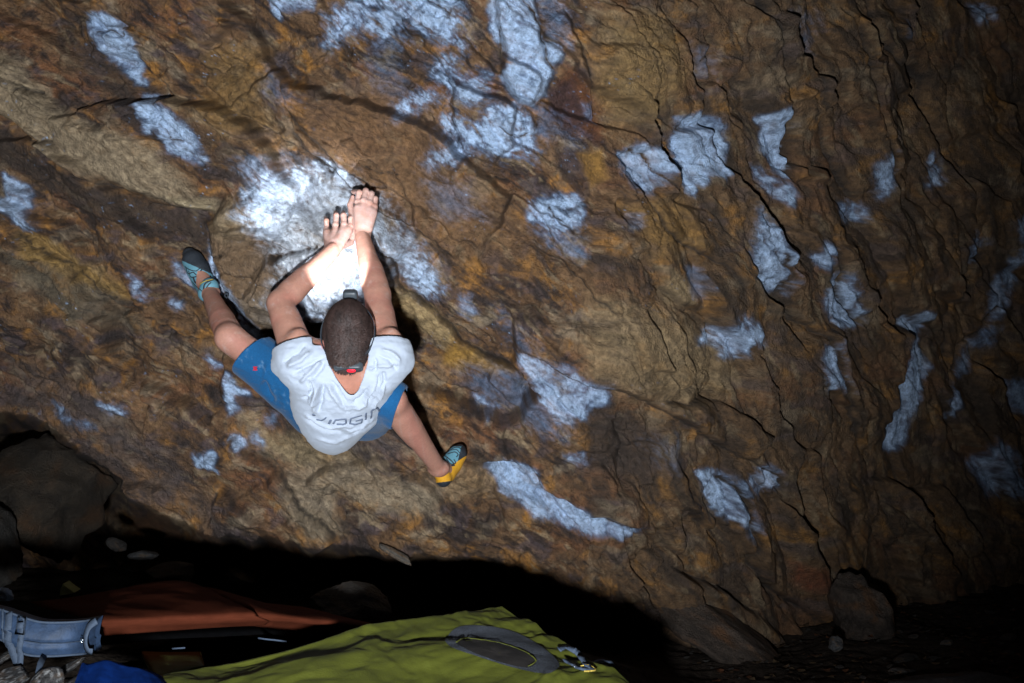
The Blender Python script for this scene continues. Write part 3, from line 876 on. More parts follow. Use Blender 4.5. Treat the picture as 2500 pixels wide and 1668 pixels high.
boulder('stone', 285, 1330, 4.3, (0.045, 0.05, 0.028), 37, 'narrow tilted stone in the dark left of the pale flat stone', (0.018, 0.015, 0.013), -0.6, n=4, cat='stone')
boulder('boulder', 850, 1478, 3.7, (0.155, 0.14, 0.085), 35, 'dark rough boulder behind the right end of the rust pad', (0.028, 0.022, 0.017), -0.2)
boulder('light_sliver_shard', 972, 1356, 4.02, (0.088, 0.03, 0.016), 38, 'added thin pale shard of rock standing in for a sliver of light below the wall', (0.10, 0.085, 0.07), -0.50, n=4, cuts=3, cat='rock')  # added shard, imitates a sliver of light between two shadows
for k, (px, py, d, sx, sz, rt) in enumerate(((22, 1662, 2.30, .050, .026, .45), (112, 1672, 2.28, .040, .032, .75), (150, 1640, 2.42, .060, .010, .52),
                                             (195, 1660, 2.36, .050, .012, .45), (10, 1606, 2.5, .040, .012, .5))):
    boulder('stone', px, py, d, (sx, 0.05, sz), 40 + k,
            ('speckled grey stone in the bottom left corner, left of the hanging straps', 'wedge of pale granite behind the hanging straps',
             'long speckled stone right of the straps, upper of two', 'long speckled stone right of the straps, lower of two',
             'dark stone under the left end of the blue-grey band')[k],
            (0.035, 0.033, 0.033), rt, n=4, cat='stone', group='speckled stones under the pad', speck=0.6)
for k in range(46):
    px, py = random.uniform(1850, 2500), random.uniform(1500, 1668)
    k_ = math.tan(math.atan((py - CY) / FPX) - PITCH)
    d = (CAM[2] + 0.09) / max(k_, 0.12)
    if d > 5.6 or d > 3.9 + 1.6 * max(0, (px - 1800) / 700):
        continue
    P = at(px, py, d)
    P[2] = float(ground_z(np.array([P[0]]), np.array([P[1]]))[0]) + 0.008
    ppx, ppy, pd = proj(P)
    s = random.uniform(0.010, 0.034)
    boulder('pebble', float(ppx), float(ppy), float(pd), (s * 1.4, s, s * 0.6), 100 + k,
            'small pebble scattered on the soil at the foot of the right-hand wall', random.choice([(0.05, 0.042, 0.038), (0.085, 0.075, 0.07), (0.03, 0.026, 0.024)]),
            random.uniform(-.4, .4), n=4, cuts=10, cat='pebble', group='pebbles on the soil to the right')

lv, lf, lc = [], [], []
for k in range(2600):
    x, y = random.uniform(0.75, 3.4), random.uniform(3.0, 6.6)
    z = float(ground_z(np.array([x]), np.array([y]))[0]) + random.uniform(0.003, 0.014)
    a, L, w = random.uniform(0, 6.28), random.uniform(0.016, 0.045), random.uniform(0.005, 0.014)
    ca, sa, cu, tl = math.cos(a), math.sin(a), random.uniform(-.3, .5), random.uniform(-.4, .4)
    col = random.choice([(0.060, 0.035, 0.018), (0.035, 0.022, 0.014), (0.085, 0.055, 0.028), (0.05, 0.045, 0.04), (0.09, 0.035, 0.015)])
    b0 = len(lv)
    for t, hw in ((-1, 0.1), (-.35, 1), (.4, .85), (1, .05)):
        for sd in (-1, 1):
            px_, py_ = t * L / 2, sd * hw * w
            lv.append((x + px_ * ca - py_ * sa, y + px_ * sa + py_ * ca, z + cu * L * t * t * .5 + tl * py_ + tl * px_ * .4))
            lc.append(col)
    lf += [(b0, b0 + 2, b0 + 3, b0 + 1), (b0 + 2, b0 + 4, b0 + 5, b0 + 3), (b0 + 4, b0 + 6, b0 + 7, b0 + 5)]
M_LEAF = material('dry_leaves', tint=True, rough=0.8, var=0.3, vscale=120.0, spec=0.3)
tag(obj('leaf_litter', lv, lf, M_LEAF, color=np.array(lc)), 'dry brown leaves strewn over the soil', kind='stuff')

# ------------------------------------------------------------------ crash pads
def slab(back, front, thick, n=40, m=22, crown=0.012, wrinkle=0.0, seed=1, drop=(0, 0, -1), rnd=0.012, tuck=0.0, folds=1.0):
    """a soft pad: lofted top between two curves, rounded rim, flat underside. returns V, F, and the top grid"""
    A, B = curve(back, n), curve(front, n)
    t = np.linspace(0, 1, m)
    top = A[None] * (1 - t)[:, None, None] + B[None] * t[:, None, None]
    uu, vv = np.meshgrid(np.linspace(0, 1, n), t)
    nz = np.array(drop, float) * -1
    edge = np.minimum(np.minimum(uu, 1 - uu) * n / 3.0, np.minimum(vv, 1 - vv) * m / 3.0)
    prof = np.sqrt(np.clip(1 - (1 - np.clip(edge, 0, 1)) ** 2, 0, 1))
    hh = crown * np.sin(math.pi * uu) * np.sin(math.pi * vv) + rnd * (prof - 1)
    if wrinkle:
        wx, wy = uu + 0.10 * fbm(uu * 3, vv * 3, seed + 8, 3), vv + 0.12 * fbm(uu * 3 + 5, vv * 3, seed + 9, 3)
        hh = hh + wrinkle * (0.9 * fbm(wx * 2.2, wy * 3.2 - wx * 1.5, seed, 2) + 0.55 * np.clip(ridge(wx * 5.0 + wy * 2, wy * 3.0 - wx * 3.5, seed + 2, 3), -.3, 1) * sstep(-.2, .4, fbm(uu * 3, vv * 3, seed + 6, 2)) + 0.25 * fbm(wx * 12, wy * 12, seed + 4, 3)) * np.clip(edge, 0.25, 1)
    top = top + hh[..., None] * nz
    uw = uu * 3.0 + vv * 2.0
    bot = (A[None] * (1 - t)[:, None, None] + B[None] * t[:, None, None]) - nz * thick + (rnd * (1 - prof))[..., None] * nz + (vv ** 3 * tuck)[..., None] * AX_F  # tuck slants the front face under, shaping it to go dark
    V = np.concatenate([top.reshape(-1, 3), bot.reshape(-1, 3)])
    F = []
    K = n * m
    for j in range(m - 1):
        for i in range(n - 1):
            a = j * n + i
            F.append((a, a + n, a + n + 1, a + 1))
            F.append((K + a, K + a + 1, K + a + n + 1, K + a + n))
    for i in range(n - 1):
        a, b = i, (m - 1) * n + i
        F.append((a, a + 1, K + a + 1, K + a))
        F.append((b, K + b, K + b + 1, b + 1))
    for j in range(m - 1):
        a, b = j * n, j * n + n - 1
        F.append((a, K + a, K + a + n, a + n))
        F.append((b, b + n, K + b + n, K + b))
    return V, F, top


def bvh_of(*objs):
    Vs, Fs, n = [], [], 0
    for o in objs:
        off = o.matrix_basis.translation
        if o.parent:
            off = off + o.parent.matrix_basis.translation
            if o.parent.parent:
                off = off + o.parent.parent.matrix_basis.translation
        vs = [v.co + off for v in o.data.vertices]
        Vs += vs
        Fs += [tuple(i + n for i in p.vertices) for p in o.data.polygons]
        n += len(vs)
    return BVHTree.FromPolygons(Vs, Fs)


def hit(bvh, px, py, off=0.0015):
    d = Vector(at(px, py, 1.0) - CAM).normalized()
    loc, nrm, _, _ = bvh.ray_cast(Vector(CAM), d)
    if loc is None:
        return None, None
    if nrm.dot(d) > 0:
        nrm = -nrm
    return np.array(loc + nrm * off), np.array(nrm)


def stroke_on(bvh, pts, w, off=0.0015, step=2.0, thick=0.0008):
    """a printed or sewn line of real thickness laid on a surface; w in photo pixels"""
    P = []
    for i in range(len(pts) - 1):
        L = math.hypot(pts[i + 1][0] - pts[i][0], pts[i + 1][1] - pts[i][1])
        for s in range(max(1, int(L / step))):
            t = s / max(1, int(L / step))
            P.append((pts[i][0] + t * (pts[i + 1][0] - pts[i][0]), pts[i][1] + t * (pts[i + 1][1] - pts[i][1])))
    P.append(pts[-1])
    H_, N_ = [], []
    for p in P:
        h, nr = hit(bvh, p[0], p[1], off)
        if h is not None:
            H_.append(h)
            N_.append(nr)
    if len(H_) < 2:
        return None
    d = np.mean([np.dot(h - CAM, AX_F) for h in H_])
    return ribbon(H_, N_, w * d / FPX, thick)


def patch_on(bvh, poly, off=0.002, rings=7, inner=None):
    """a cloth patch laid on a surface inside a star-shaped outline (or the ring between two outlines)"""
    poly = curve(list(poly) + [poly[0]], 64)[:-1]
    c = poly.mean(0)
    inn = curve(list(inner) + [inner[0]], 64)[:-1] if inner is not None else np.repeat(c[None], 63, 0) * 0.97 + poly * 0.03
    V, n = [], len(poly)
    for r in range(rings + 1):
        q = inn + (poly - inn) * (r / rings)
        for p in q:
            h, nr = hit(bvh, p[0], p[1], off)
            V.append(h if h is not None else (V[-n] if len(V) >= n else at(p[0], p[1], 2.6)))
    F = [(r * n + i, r * n + (i + 1) % n, (r + 1) * n + (i + 1) % n, (r + 1) * n + i) for r in range(rings) for i in range(n)]
    return np.array(V), F


# rust coloured pad lying in two hinged halves
base = at(520, 1530, 2.9)
base[2] -= 0.12
pad = tag(empty('crash_pad', base), 'rust brown bouldering pad with black underside and chalky blue-grey end band', 'crash pad')
V, F, _ = slab([at(60, 1467, 2.95), at(150, 1457, 3.0), at(250, 1441, 3.1), at(350, 1420, 3.25), at(430, 1412, 3.3), at(486, 1426, 3.3)],
               [at(225, 1514, 2.55), at(330, 1507, 2.57), at(420, 1503, 2.6), at(500, 1500, 2.62), at(570, 1497, 2.64), at(630, 1494, 2.66)], 0.078, 46, 26, 0.006, 0.007, 3, tuck=0.15)
left_half = obj('pad_half', V, F, M_ORANGE, pad, base)
V, F, _ = slab([at(489, 1427, 3.3), at(560, 1448, 3.3), at(625, 1468, 3.3), at(690, 1476, 3.3), at(760, 1490, 3.28), at(840, 1512, 3.2)],
               [at(633, 1495, 2.66), at(690, 1499, 2.7), at(750, 1506, 2.75), at(820, 1514, 2.8), at(900, 1526, 2.85), at(958, 1534, 2.9)], 0.078, 46, 26, 0.006, 0.007, 5, tuck=0.15)
right_half = obj('pad_half', V, F, M_ORANGE, pad, base)
dn = np.array((0, 0, -0.084)) + AX_F * 0.13
V1 = slab([at(62, 1469, 2.95) + dn, at(250, 1443, 3.1) + dn, at(430, 1414, 3.3) + dn, at(486, 1428, 3.3) + dn],
          [at(232, 1514, 2.56) + dn, at(370, 1505, 2.6) + dn, at(500, 1500, 2.63) + dn, at(628, 1494, 2.67) + dn], 0.055, 36, 14, 0, 0, 3, tuck=0.16)
V2 = slab([at(492, 1429, 3.3) + dn, at(625, 1470, 3.3) + dn, at(760, 1492, 3.28) + dn, at(838, 1514, 3.2) + dn],
          [at(635, 1495, 2.67) + dn, at(750, 1507, 2.76) + dn, at(850, 1519, 2.83) + dn, at(950, 1534, 2.9) + dn], 0.055, 36, 14, 0, 0, 3, tuck=0.16)
for q in (V1, V2):
    obj('pad_base', q[0], q[1], M_UNDER, pad, base)
# black end flap and the chalky band round the end
V, F, _ = slab([at(-60, 1462, 2.75), at(0, 1466, 2.78), at(60, 1464, 2.93), at(80, 1478, 2.9), at(100, 1490, 2.8)],
               [at(-60, 1478, 2.42), at(10, 1490, 2.42), at(95, 1514, 2.42), at(170, 1516, 2.45), at(228, 1510, 2.54)], 0.03, 36, 20, 0.004, 0.006, 9)
flap = obj('end_flap', V, F, M_UNDER, pad, base)
tp = curve([at(-70, 1472, 2.44), at(0, 1488, 2.40), at(45, 1503, 2.385), at(95, 1518, 2.38), at(150, 1520, 2.39), at(200, 1517, 2.42), at(240, 1510, 2.48)], 60)
bt = curve([at(-70, 1545, 2.42), at(0, 1561, 2.385), at(30, 1578, 2.37), at(65, 1598, 2.365), at(120, 1602, 2.375), at(185, 1598, 2.41), at(236, 1593, 2.47)], 60)
V, F = [], []
rows = 15
for r in range(rows):
    t = r / (rows - 1)
    bulge = 0.016 * math.sin(math.pi * t) - 0.013 * math.exp(-((t - 0.60) / 0.045) ** 2)
    for i in range(60):
        p = tp[i] * (1 - t) + bt[i] * t
        w_ = 0.0025 * float(fbm(np.array([i / 7.0]), np.array([t * 3.0]), 5, 3)[0])
        V.append(p - AX_F * (bulge + w_))
for r in range(rows):
    for i in range(60):
        V.append(V[r * 60 + i] + AX_F * 0.03)
K = rows * 60
for r in range(rows - 1):
    for i in range(59):
        a = r * 60 + i
        F += [(a, a + 60, a + 61, a + 1), (K + a, K + a + 1, K + a + 61, K + a + 60)]
for i in range(59):
    a = (rows - 1) * 60 + i
    F += [(i, i + 1, K + i + 1, K + i), (a, K + a, K + a + 1, a + 1)]
band = obj('end_band', V, F, M_BAND, pad, base)
for e in (tp, bt):
    V, F = tube([p - AX_F * 0.001 for p in e[:-3]], 0.0028, 6)
    obj('piping', V, F, M_WEB, band, base)
bb = bvh_of(band)
seam = stroke_on(bb, [(62, 1561), (100, 1567), (150, 1567), (196, 1563)], 3, 0.004)
if seam: obj('seam', seam[0], seam[1], M_WEB, band, base)
for path, w in (([(24, 1497), (22, 1530), (22, 1560), (30, 1590), (42, 1625), (40, 1668)], 17), ([(60, 1509), (55, 1540), (50, 1575), (50, 1610), (46, 1650), (44, 1700)], 14),
                ([(8, 1490), (9, 1515), (8, 1540), (14, 1568)], 5)):
    P_, d0 = [], 2.352
    for q in curve(path, 22):
        h, nr = hit(bb, q[0], q[1], 0.004)
        if h is not None: d0 = np.dot(h - CAM, AX_F)
        P_.append(h if h is not None else at(q[0], q[1], d0 - 0.004))
    V, F = ribbon(P_, -AX_F + 0.1 * AX_R, w * 2.36 / FPX, 0.0016)
    obj('strap', V, F, M_WEB, pad, base)
V, F = ribbon([at(108, 1600, 2.36), at(98, 1622, 2.33), at(94, 1645, 2.30), at(92, 1690, 2.28)], -AX_F + 0.5 * AX_R, 0.014, 0.0016)
obj('strap', V, F, M_WEB, pad, base)
P_ = []
for q in curve([(236, 1516), (218, 1530), (209, 1552), (208, 1572), (214, 1588), (226, 1592)], 16):
    P_.append(at(q[0], q[1], 2.395))
V, F = ribbon(P_, -AX_F - 0.6 * AX_R, 0.016, 0.0018)
obj('handle_loop', V, F, M_WEB, pad, base)
V, F = join([tube([at(44, 1508, 2.352), at(60, 1511, 2.352), at(58, 1550, 2.342), at(38, 1548, 2.342)], 0.003, 6, True),
             ribbon([at(50, 1520, 2.350), at(49, 1536, 2.346)], -AX_F, 0.016, 0.006)])
obj('buckle', V, F, M_WEB, pad, base)
V, F = tube([at(196, 1556, 2.372), at(202, 1562, 2.37), at(204, 1571, 2.37), at(199, 1568, 2.37)], 0.0014, 6, True)
obj('ring', V, F, M_METAL, pad, base)
for q in (((420, 1584), (436, 1583), (452, 1582)), ((630, 1558), (650, 1561), (672, 1563), (700, 1567))):
    V, F = ribbon([at(x, y, 2.62 if x < 500 else 2.63) for x, y in q], -AX_F, 0.004, 0.001)
    obj('strap', V, F, M_WEB, pad, base)

# pale lime pad mostly hidden behind the rust one
b2 = at(330, 1470, 3.5)
V, F, _ = slab([at(152, 1428, 3.62), at(260, 1436, 3.64), at(400, 1446, 3.66), at(520, 1452, 3.66)],
               [at(146, 1454, 3.42), at(260, 1458, 3.44), at(400, 1462, 3.46), at(520, 1466, 3.46)], 0.09, 30, 12, 0.004, 0.003, 12)
p2 = obj('crash_pad', V, F, M_UNDER, origin=b2)
tag(p2, 'dark pad with a pale lime corner behind the rust pad', 'crash pad')
cb = bvh_of(p2)
V, F = join([ribbon([at(150, 1430, 3.40), at(147, 1453, 3.39)], -AX_F, 0.02, 0.003)])
tri = [at(153, 1426, 3.41), at(168, 1438, 3.405), at(182, 1447, 3.40), at(165, 1451, 3.395), at(146, 1454, 3.395), at(147, 1440, 3.40)]
V = np.concatenate([np.array(tri), np.array(tri) + AX_F * 0.05])
F = [tuple(range(6))[::-1], tuple(range(6, 12))] + [(i, (i + 1) % 6, 6 + (i + 1) % 6, 6 + i) for i in range(6)]
obj('corner_patch', V, F, M_PALE, p2, b2, smooth=False)

# lime pad in the foreground
b3 = at(1050, 1660, 2.3)
b3[2] -= 0.12
lime = tag(empty('crash_pad', b3), 'lime green bouldering pad with grey oval patch and wrinkled nylon cover', 'crash pad')
V, F, _ = slab([at(372, 1654, 2.30), at(520, 1616, 2.38), at(700, 1576, 2.46), at(860, 1533, 2.56), at(960, 1510, 2.62), at(1085, 1504, 2.68),
                at(1150, 1488, 2.72), at(1222, 1476, 2.76)],
               [at(480, 2000, 1.75), at(650, 1960, 1.8), at(850, 1930, 1.86), at(1050, 1880, 1.95), at(1220, 1810, 2.06), at(1370, 1760, 2.14), at(1480, 1720, 2.22), at(1580, 1690, 2.3)],
               0.10, 160, 110, 0.010, 0.030, 21, rnd=0.016)
cover = obj('pad_cover', V, F, M_LIME, lime, b3)
lb = bvh_of(cover)
OUT = [(1085, 1564), (1117, 1534), (1179, 1530), (1255, 1545), (1320, 1580), (1362, 1618), (1359, 1637), (1328, 1647), (1255, 1633), (1160, 1603), (1100, 1582)]
INN = [(1112, 1573), (1140, 1563), (1217, 1574), (1280, 1595), (1308, 1618), (1290, 1632), (1240, 1624), (1160, 1597)]
V, F = patch_on(lb, OUT, 0.003, 6, INN)
pt = obj('oval_patch', V, F, M_FUZZ, lime, b3)
V, F = patch_on(lb, INN, 0.0035, 7)
obj('patch_centre', V, F, M_DARKPATCH, pt, b3)
s_ = stroke_on(lb, [tuple(p) for p in curve(INN[0:6], 30)], 4, 0.006)
if s_: obj('patch_edging', s_[0], s_[1], M_LIME, pt, b3)
for pts, w, mt, nm in (([(1362, 1592), (1385, 1588), (1410, 1600), (1425, 1625), (1440, 1640)], 16, M_WEB, 'strap'),
                       ([(1375, 1618), (1400, 1632), (1420, 1640), (1448, 1641)], 10, M_WEB, 'strap'),
                       ([(1420, 1634), (1436, 1632), (1452, 1645), (1424, 1645)], 4, M_LACE, 'pull_tab'),
                       ([(1398, 1630), (1404, 1636)], 8, M_METAL, 'buckle')):
    s_ = stroke_on(lb, [tuple(p) for p in curve(pts, 14)], w, 0.008, thick=0.003)
    if s_: obj(nm, s_[0], s_[1], mt, lime, b3)
V, F = ribbon([at(x, y, dd) for x, y, dd in ((1440, 1622, 2.46), (1465, 1614, 2.45), (1488, 1618, 2.43), (1502, 1634, 2.42), (1505, 1650, 2.41))], AX_U - 0.4 * AX_F, 0.016, 0.002)
obj('strap', V, F, M_WEB, lime, b3)
V, F, _ = slab([at(346, 1590, 2.60), at(410, 1592, 2.62), at(490, 1591, 2.64)], [at(378, 1656, 2.36), at(430, 1642, 2.40), at(500, 1624, 2.44)], 0.012, 24, 14, 0.003, 0.003, 30)
obj('cover_flap', V, F, M_LIME, lime, b3)

# royal blue fleece dropped beside the pads
fu, fv = np.meshgrid(np.linspace(0, 1, 70), np.linspace(0, 1, 50))
fz = 0.030 * ridge(fu * 2.6 + 0.4 * fv, fv * 0.7 + fu, 61, 3) + 0.010 * fbm(fu * 7, fv * 4, 62, 3)
topl = curve([(200, 1618), (215, 1622), (258, 1612), (300, 1625), (340, 1632), (380, 1650), (440, 1690)], 70)
botl = curve([(150, 1760), (200, 1780), (260, 1800), (320, 1800), (360, 1790), (400, 1780), (450, 1760)], 70)
V = np.array([[at(*(topl[i] * (1 - fv[j, 0]) + botl[i] * fv[j, 0]), 2.26 - 0.34 * fv[j, 0] - 1.0 * fz[j, i]) for i in range(70)] for j in range(50)])
V2 = V + AX_F * 0.05 - AX_U * 0.02
V = np.concatenate([V.reshape(-1, 3), V2.reshape(-1, 3)])
F = []
for j in range(49):
    for i in range(69):
        a = j * 70 + i
        F += [(a, a + 70, a + 71, a + 1), (3500 + a, 3500 + a + 1, 3500 + a + 71, 3500 + a + 70)]
for i in range(69):
    F += [(i, i + 1, 3501 + i, 3500 + i)]
o = obj('fleece_jacket', V, F, M_BLUE, origin=at(280, 1790, 2.0))
tag(o, 'crumpled royal blue fleece lying below the blue-grey pad end', 'jacket')

# pale rag
V, F = ICO[4]
s = 1 + 0.35 * ridge(V[:, 0] * 1.8 + V[:, 2], V[:, 1] * 1.8 + V[:, 2] * 1.3, 71, 4)
o = obj('rag', at(2, 1458, 2.84) + (V * s[:, None] * 0.024) @ np.array([AX_R * 1.1, AX_F, AX_U * 0.85]), F, M_RAG, origin=at(2, 1480, 2.84))
tag(o, 'small crumpled pale rag lying on the black end flap', 'rag')

# ------------------------------------------------------------------ sculpting by distance fields
class Field:
    def __init__(self, lo, hi, h):
        self.lo, self.h = np.asarray(lo, float), h
        self.n = np.ceil((np.asarray(hi, float) - self.lo) / h).astype(int) + 1
        self.v = np.full(self.n, 0.06, np.float32)

    def _sub(self, lo, hi):
        i0 = np.clip(np.floor((lo - self.lo) / self.h).astype(int), 0, self.n)
        i1 = np.clip(np.ceil((hi - self.lo) / self.h).astype(int) + 1, 0, self.n)
        if np.any(i1 <= i0):
            return None, None
        sl = tuple(slice(a, b) for a, b in zip(i0, i1))
        g = np.meshgrid(*[self.lo[k] + self.h * np.arange(i0[k], i1[k]) for k in range(3)], indexing='ij')
        return sl, np.stack(g, -1)

    def _mix(self, sl, d, k, sub):
        a = self.v[sl]
        d = d.astype(np.float32)
        if sub:
            d = -d
            h = np.maximum(k - np.abs(a - d), 0) / k
            self.v[sl] = np.maximum(a, d) + h * h * k * 0.25
        else:
            h = np.maximum(k - np.abs(a - d), 0) / k
            self.v[sl] = np.minimum(a, d) - h * h * k * 0.25

    def cone(self, a, b, ra, rb, k=0.012, sub=False, flat=None):
        """round cone; flat=(axis, f) squashes it along a direction"""
        a, b = np.asarray(a, float), np.asarray(b, float)
        m = max(ra, rb) + k + 0.02
        sl, g = self._sub(np.minimum(a, b) - m, np.maximum(a, b) + m)
        if sl is None: return
        ab = b - a
        L = max(ab @ ab, 1e-12)
        t = np.clip(((g - a) @ ab) / L, 0, 1)
        q = g - a - t[..., None] * ab
        if flat is not None:
            ax = np.asarray(flat[0], float)
            ax = ax / np.linalg.norm(ax)
            c = q @ ax
            q = q + (c * (1 / flat[1] - 1))[..., None] * ax
        d = np.linalg.norm(q, axis=-1) - (ra + t * (rb - ra))
        self._mix(sl, d, k, sub)

    def chain(self, pts, rad, k=0.012, **kw):
        pts = [np.asarray(p, float) for p in pts]
        m = max(rad) + k + 0.02
        sl, g = self._sub(np.min(pts, 0) - m, np.max(pts, 0) + m)
        if sl is None: return
        D = None
        for i in range(len(pts) - 1):
            a, ab = pts[i], pts[i + 1] - pts[i]
            t = np.clip(((g - a) @ ab) / max(ab @ ab, 1e-12), 0, 1)
            d = np.linalg.norm(g - a - t[..., None] * ab, axis=-1) - (rad[i] + t * (rad[i + 1] - rad[i]))
            if D is None:
                D = d
            else:                                # tight blend, so a limb does not bead at its joints
                h = np.maximum(0.006 - np.abs(D - d), 0) / 0.006
                D = np.minimum(D, d) - h * h * 0.0008
        self._mix(sl, D, k, False)

    def ell(self, c, axes, rad, k=0.012, sub=False):
        c = np.asarray(c, float)
        m = max(rad) + k + 0.02
        sl, g = self._sub(c - m, c + m)
        if sl is None: return
        A = np.stack([np.asarray(a, float) / np.linalg.norm(a) for a in axes])
        q = (g - c) @ A.T
        r = np.asarray(rad)
        k0 = np.linalg.norm(q / r, axis=-1)
        k1 = np.linalg.norm(q / (r * r), axis=-1)
        d = k0 * (k0 - 1) / np.maximum(k1, 1e-6)
        self._mix(sl, d, k, sub)

    def mesh(self):
        v, n = self.v, self.n
        s = v < 0
        c = [(i, j, k) for i in (0, 1) for j in (0, 1) for k in (0, 1)]
        cnt = np.zeros(n - 1, np.int8)
        for o in c:
            cnt += s[o[0]:n[0] - 1 + o[0], o[1]:n[1] - 1 + o[1], o[2]:n[2] - 1 + o[2]]
        act = np.argwhere((cnt > 0) & (cnt < 8))
        idx = np.full(n - 1, -1, np.int32)
        idx[tuple(act.T)] = np.arange(len(act))
        val = {o: v[act[:, 0] + o[0], act[:, 1] + o[1], act[:, 2] + o[2]] for o in c}
        acc, num = np.zeros((len(act), 3)), np.zeros(len(act))
        for o in c:
            for ax in range(3):
                if o[ax] == 0:
                    p = list(o)
                    p[ax] = 1
                    a, b = val[o], val[tuple(p)]
                    m = (a < 0) != (b < 0)
                    t = np.where(m, a / np.where(m, a - b, 1), 0)
                    for q in range(3):
                        acc[:, q] += np.where(m, (t if q == ax else o[q]), 0)
                    num += m
        V = self.lo + self.h * (act + acc / num[:, None])
        F = []
        for ax in range(3):
            u, w = (ax + 1) % 3, (ax + 2) % 3
            a = np.take(s, range(n[ax] - 1), ax)
            b = np.take(s, range(1, n[ax]), ax)
            e = np.argwhere(a != b)
            ins = a[tuple(e.T)]
            ok = (e[:, u] > 0) & (e[:, w] > 0) & (e[:, u] < n[u] - 1) & (e[:, w] < n[w] - 1)
            e, ins = e[ok], ins[ok]
            q = []
            for du_, dw_ in ((-1, -1), (0, -1), (0, 0), (-1, 0)):
                f = e.copy()
                f[:, u] += du_
                f[:, w] += dw_
                q.append(idx[tuple(f.T)])
            q = np.stack(q, -1)
            q[~ins] = q[~ins][:, ::-1]
            F.append(q)
        F = np.concatenate(F)
        F = F[(F >= 0).all(1)]
        return V, F.astype(np.int32)


def relax(V, F, it=2, lam=0.5):
    """light smoothing of a quad mesh"""
    E = np.concatenate([F[:, [0, 1]], F[:, [1, 2]], F[:, [2, 3]], F[:, [3, 0]]])
    for _ in range(it):
        acc = np.zeros_like(V)
        num = np.zeros(len(V))
        for a, b in ((0, 1), (1, 0)):
            for q in range(3):
                acc[:, q] += np.bincount(E[:, a], V[E[:, b], q], len(V))
            num += np.bincount(E[:, a], minlength=len(V))
        V = V + lam * (acc / np.maximum(num, 1)[:, None] - V)
    return V


def normals(V, F):
    n = np.cross(V[F[:, 2]] - V[F[:, 0]], V[F[:, 3]] - V[F[:, 1]])
    N_ = np.zeros_like(V)
    for k in range(4):
        for q in range(3):
            N_[:, q] += np.bincount(F[:, k], n[:, q], len(V))
    return N_ / (np.linalg.norm(N_, axis=1, keepdims=True) + 1e-12)


def keep(V, F, fm):
    F = F[fm]
    u, inv = np.unique(F, return_inverse=True)
    return V[u], inv.reshape(F.shape).astype(np.int32), u


def smooth_rim(V, F, it=10):
    """even out the cut edge of a cloth sheet"""
    E = np.concatenate([F[:, [0, 1]], F[:, [1, 2]], F[:, [2, 3]], F[:, [3, 0]]])
    s_ = set(map(tuple, E.tolist()))
    R = np.array([e for e in s_ if (e[1], e[0]) not in s_])
    V = V.copy()
    rim = np.unique(R)
    for _ in range(it):
        acc, num = np.zeros_like(V), np.zeros(len(V))
        for a, b in ((0, 1), (1, 0)):
            for q in range(3):
                acc[:, q] += np.bincount(R[:, a], V[R[:, b], q], len(V))
            num += np.bincount(R[:, a], minlength=len(V))
        V[rim] = 0.4 * V[rim] + 0.6 * acc[rim] / num[rim][:, None]
    return V


def shell(V, F, t):
    """give an open sheet a thickness t inwards"""
    n = normals(V, F)
    V2 = np.concatenate([V, V - n * t])
    k = len(V)
    E = np.concatenate([F[:, [0, 1]], F[:, [1, 2]], F[:, [2, 3]], F[:, [3, 0]]])
    key = {}
    for a, b in E.tolist():
        key[(a, b)] = 1
    rim = np.array([(b, a, a + k, b + k) for (a, b) in key if (b, a) not in key], dtype=np.int32).reshape(-1, 4)
    return V2, np.concatenate([F, F[:, ::-1] + k, rim]).astype(np.int32)


# ------------------------------------------------------------------ the climber
LS, LE, LW = at(736, 882, 3.30), at(683, 742, 3.42), at(814, 610, 3.58)
RS, RE, RW = at(942, 876, 3.29), at(922, 728, 3.43), at(885, 580, 3.59)
LH, LK, LA = at(778, 990, 3.74), at(562, 826, 3.50), at(511, 714, 3.82)
RH, RK, RA = at(890, 1000, 3.74), at(957, 978, 3.40), at(1070, 1143, 3.76)
HEAD = at(850, 813, 3.22)
FACE = 0.50 * AX_U + 0.866 * AX_F
CROWN = 0.866 * AX_U - 0.50 * AX_F
NECK = at(845, 905, 3.30)
PELV = at(834, 1000, 3.74)
PBASE = at(845, 1120, 3.6)

B = Field(at(845, 900, 3.6) - np.array((0.62, 0.62, 0.56)), at(845, 900, 3.6) + np.array((0.50, 0.50, 0.60)), 0.0042)


def mixp(a, b, t, off=None):
    p = a * (1 - t) + b * t
    return p if off is None else p + off


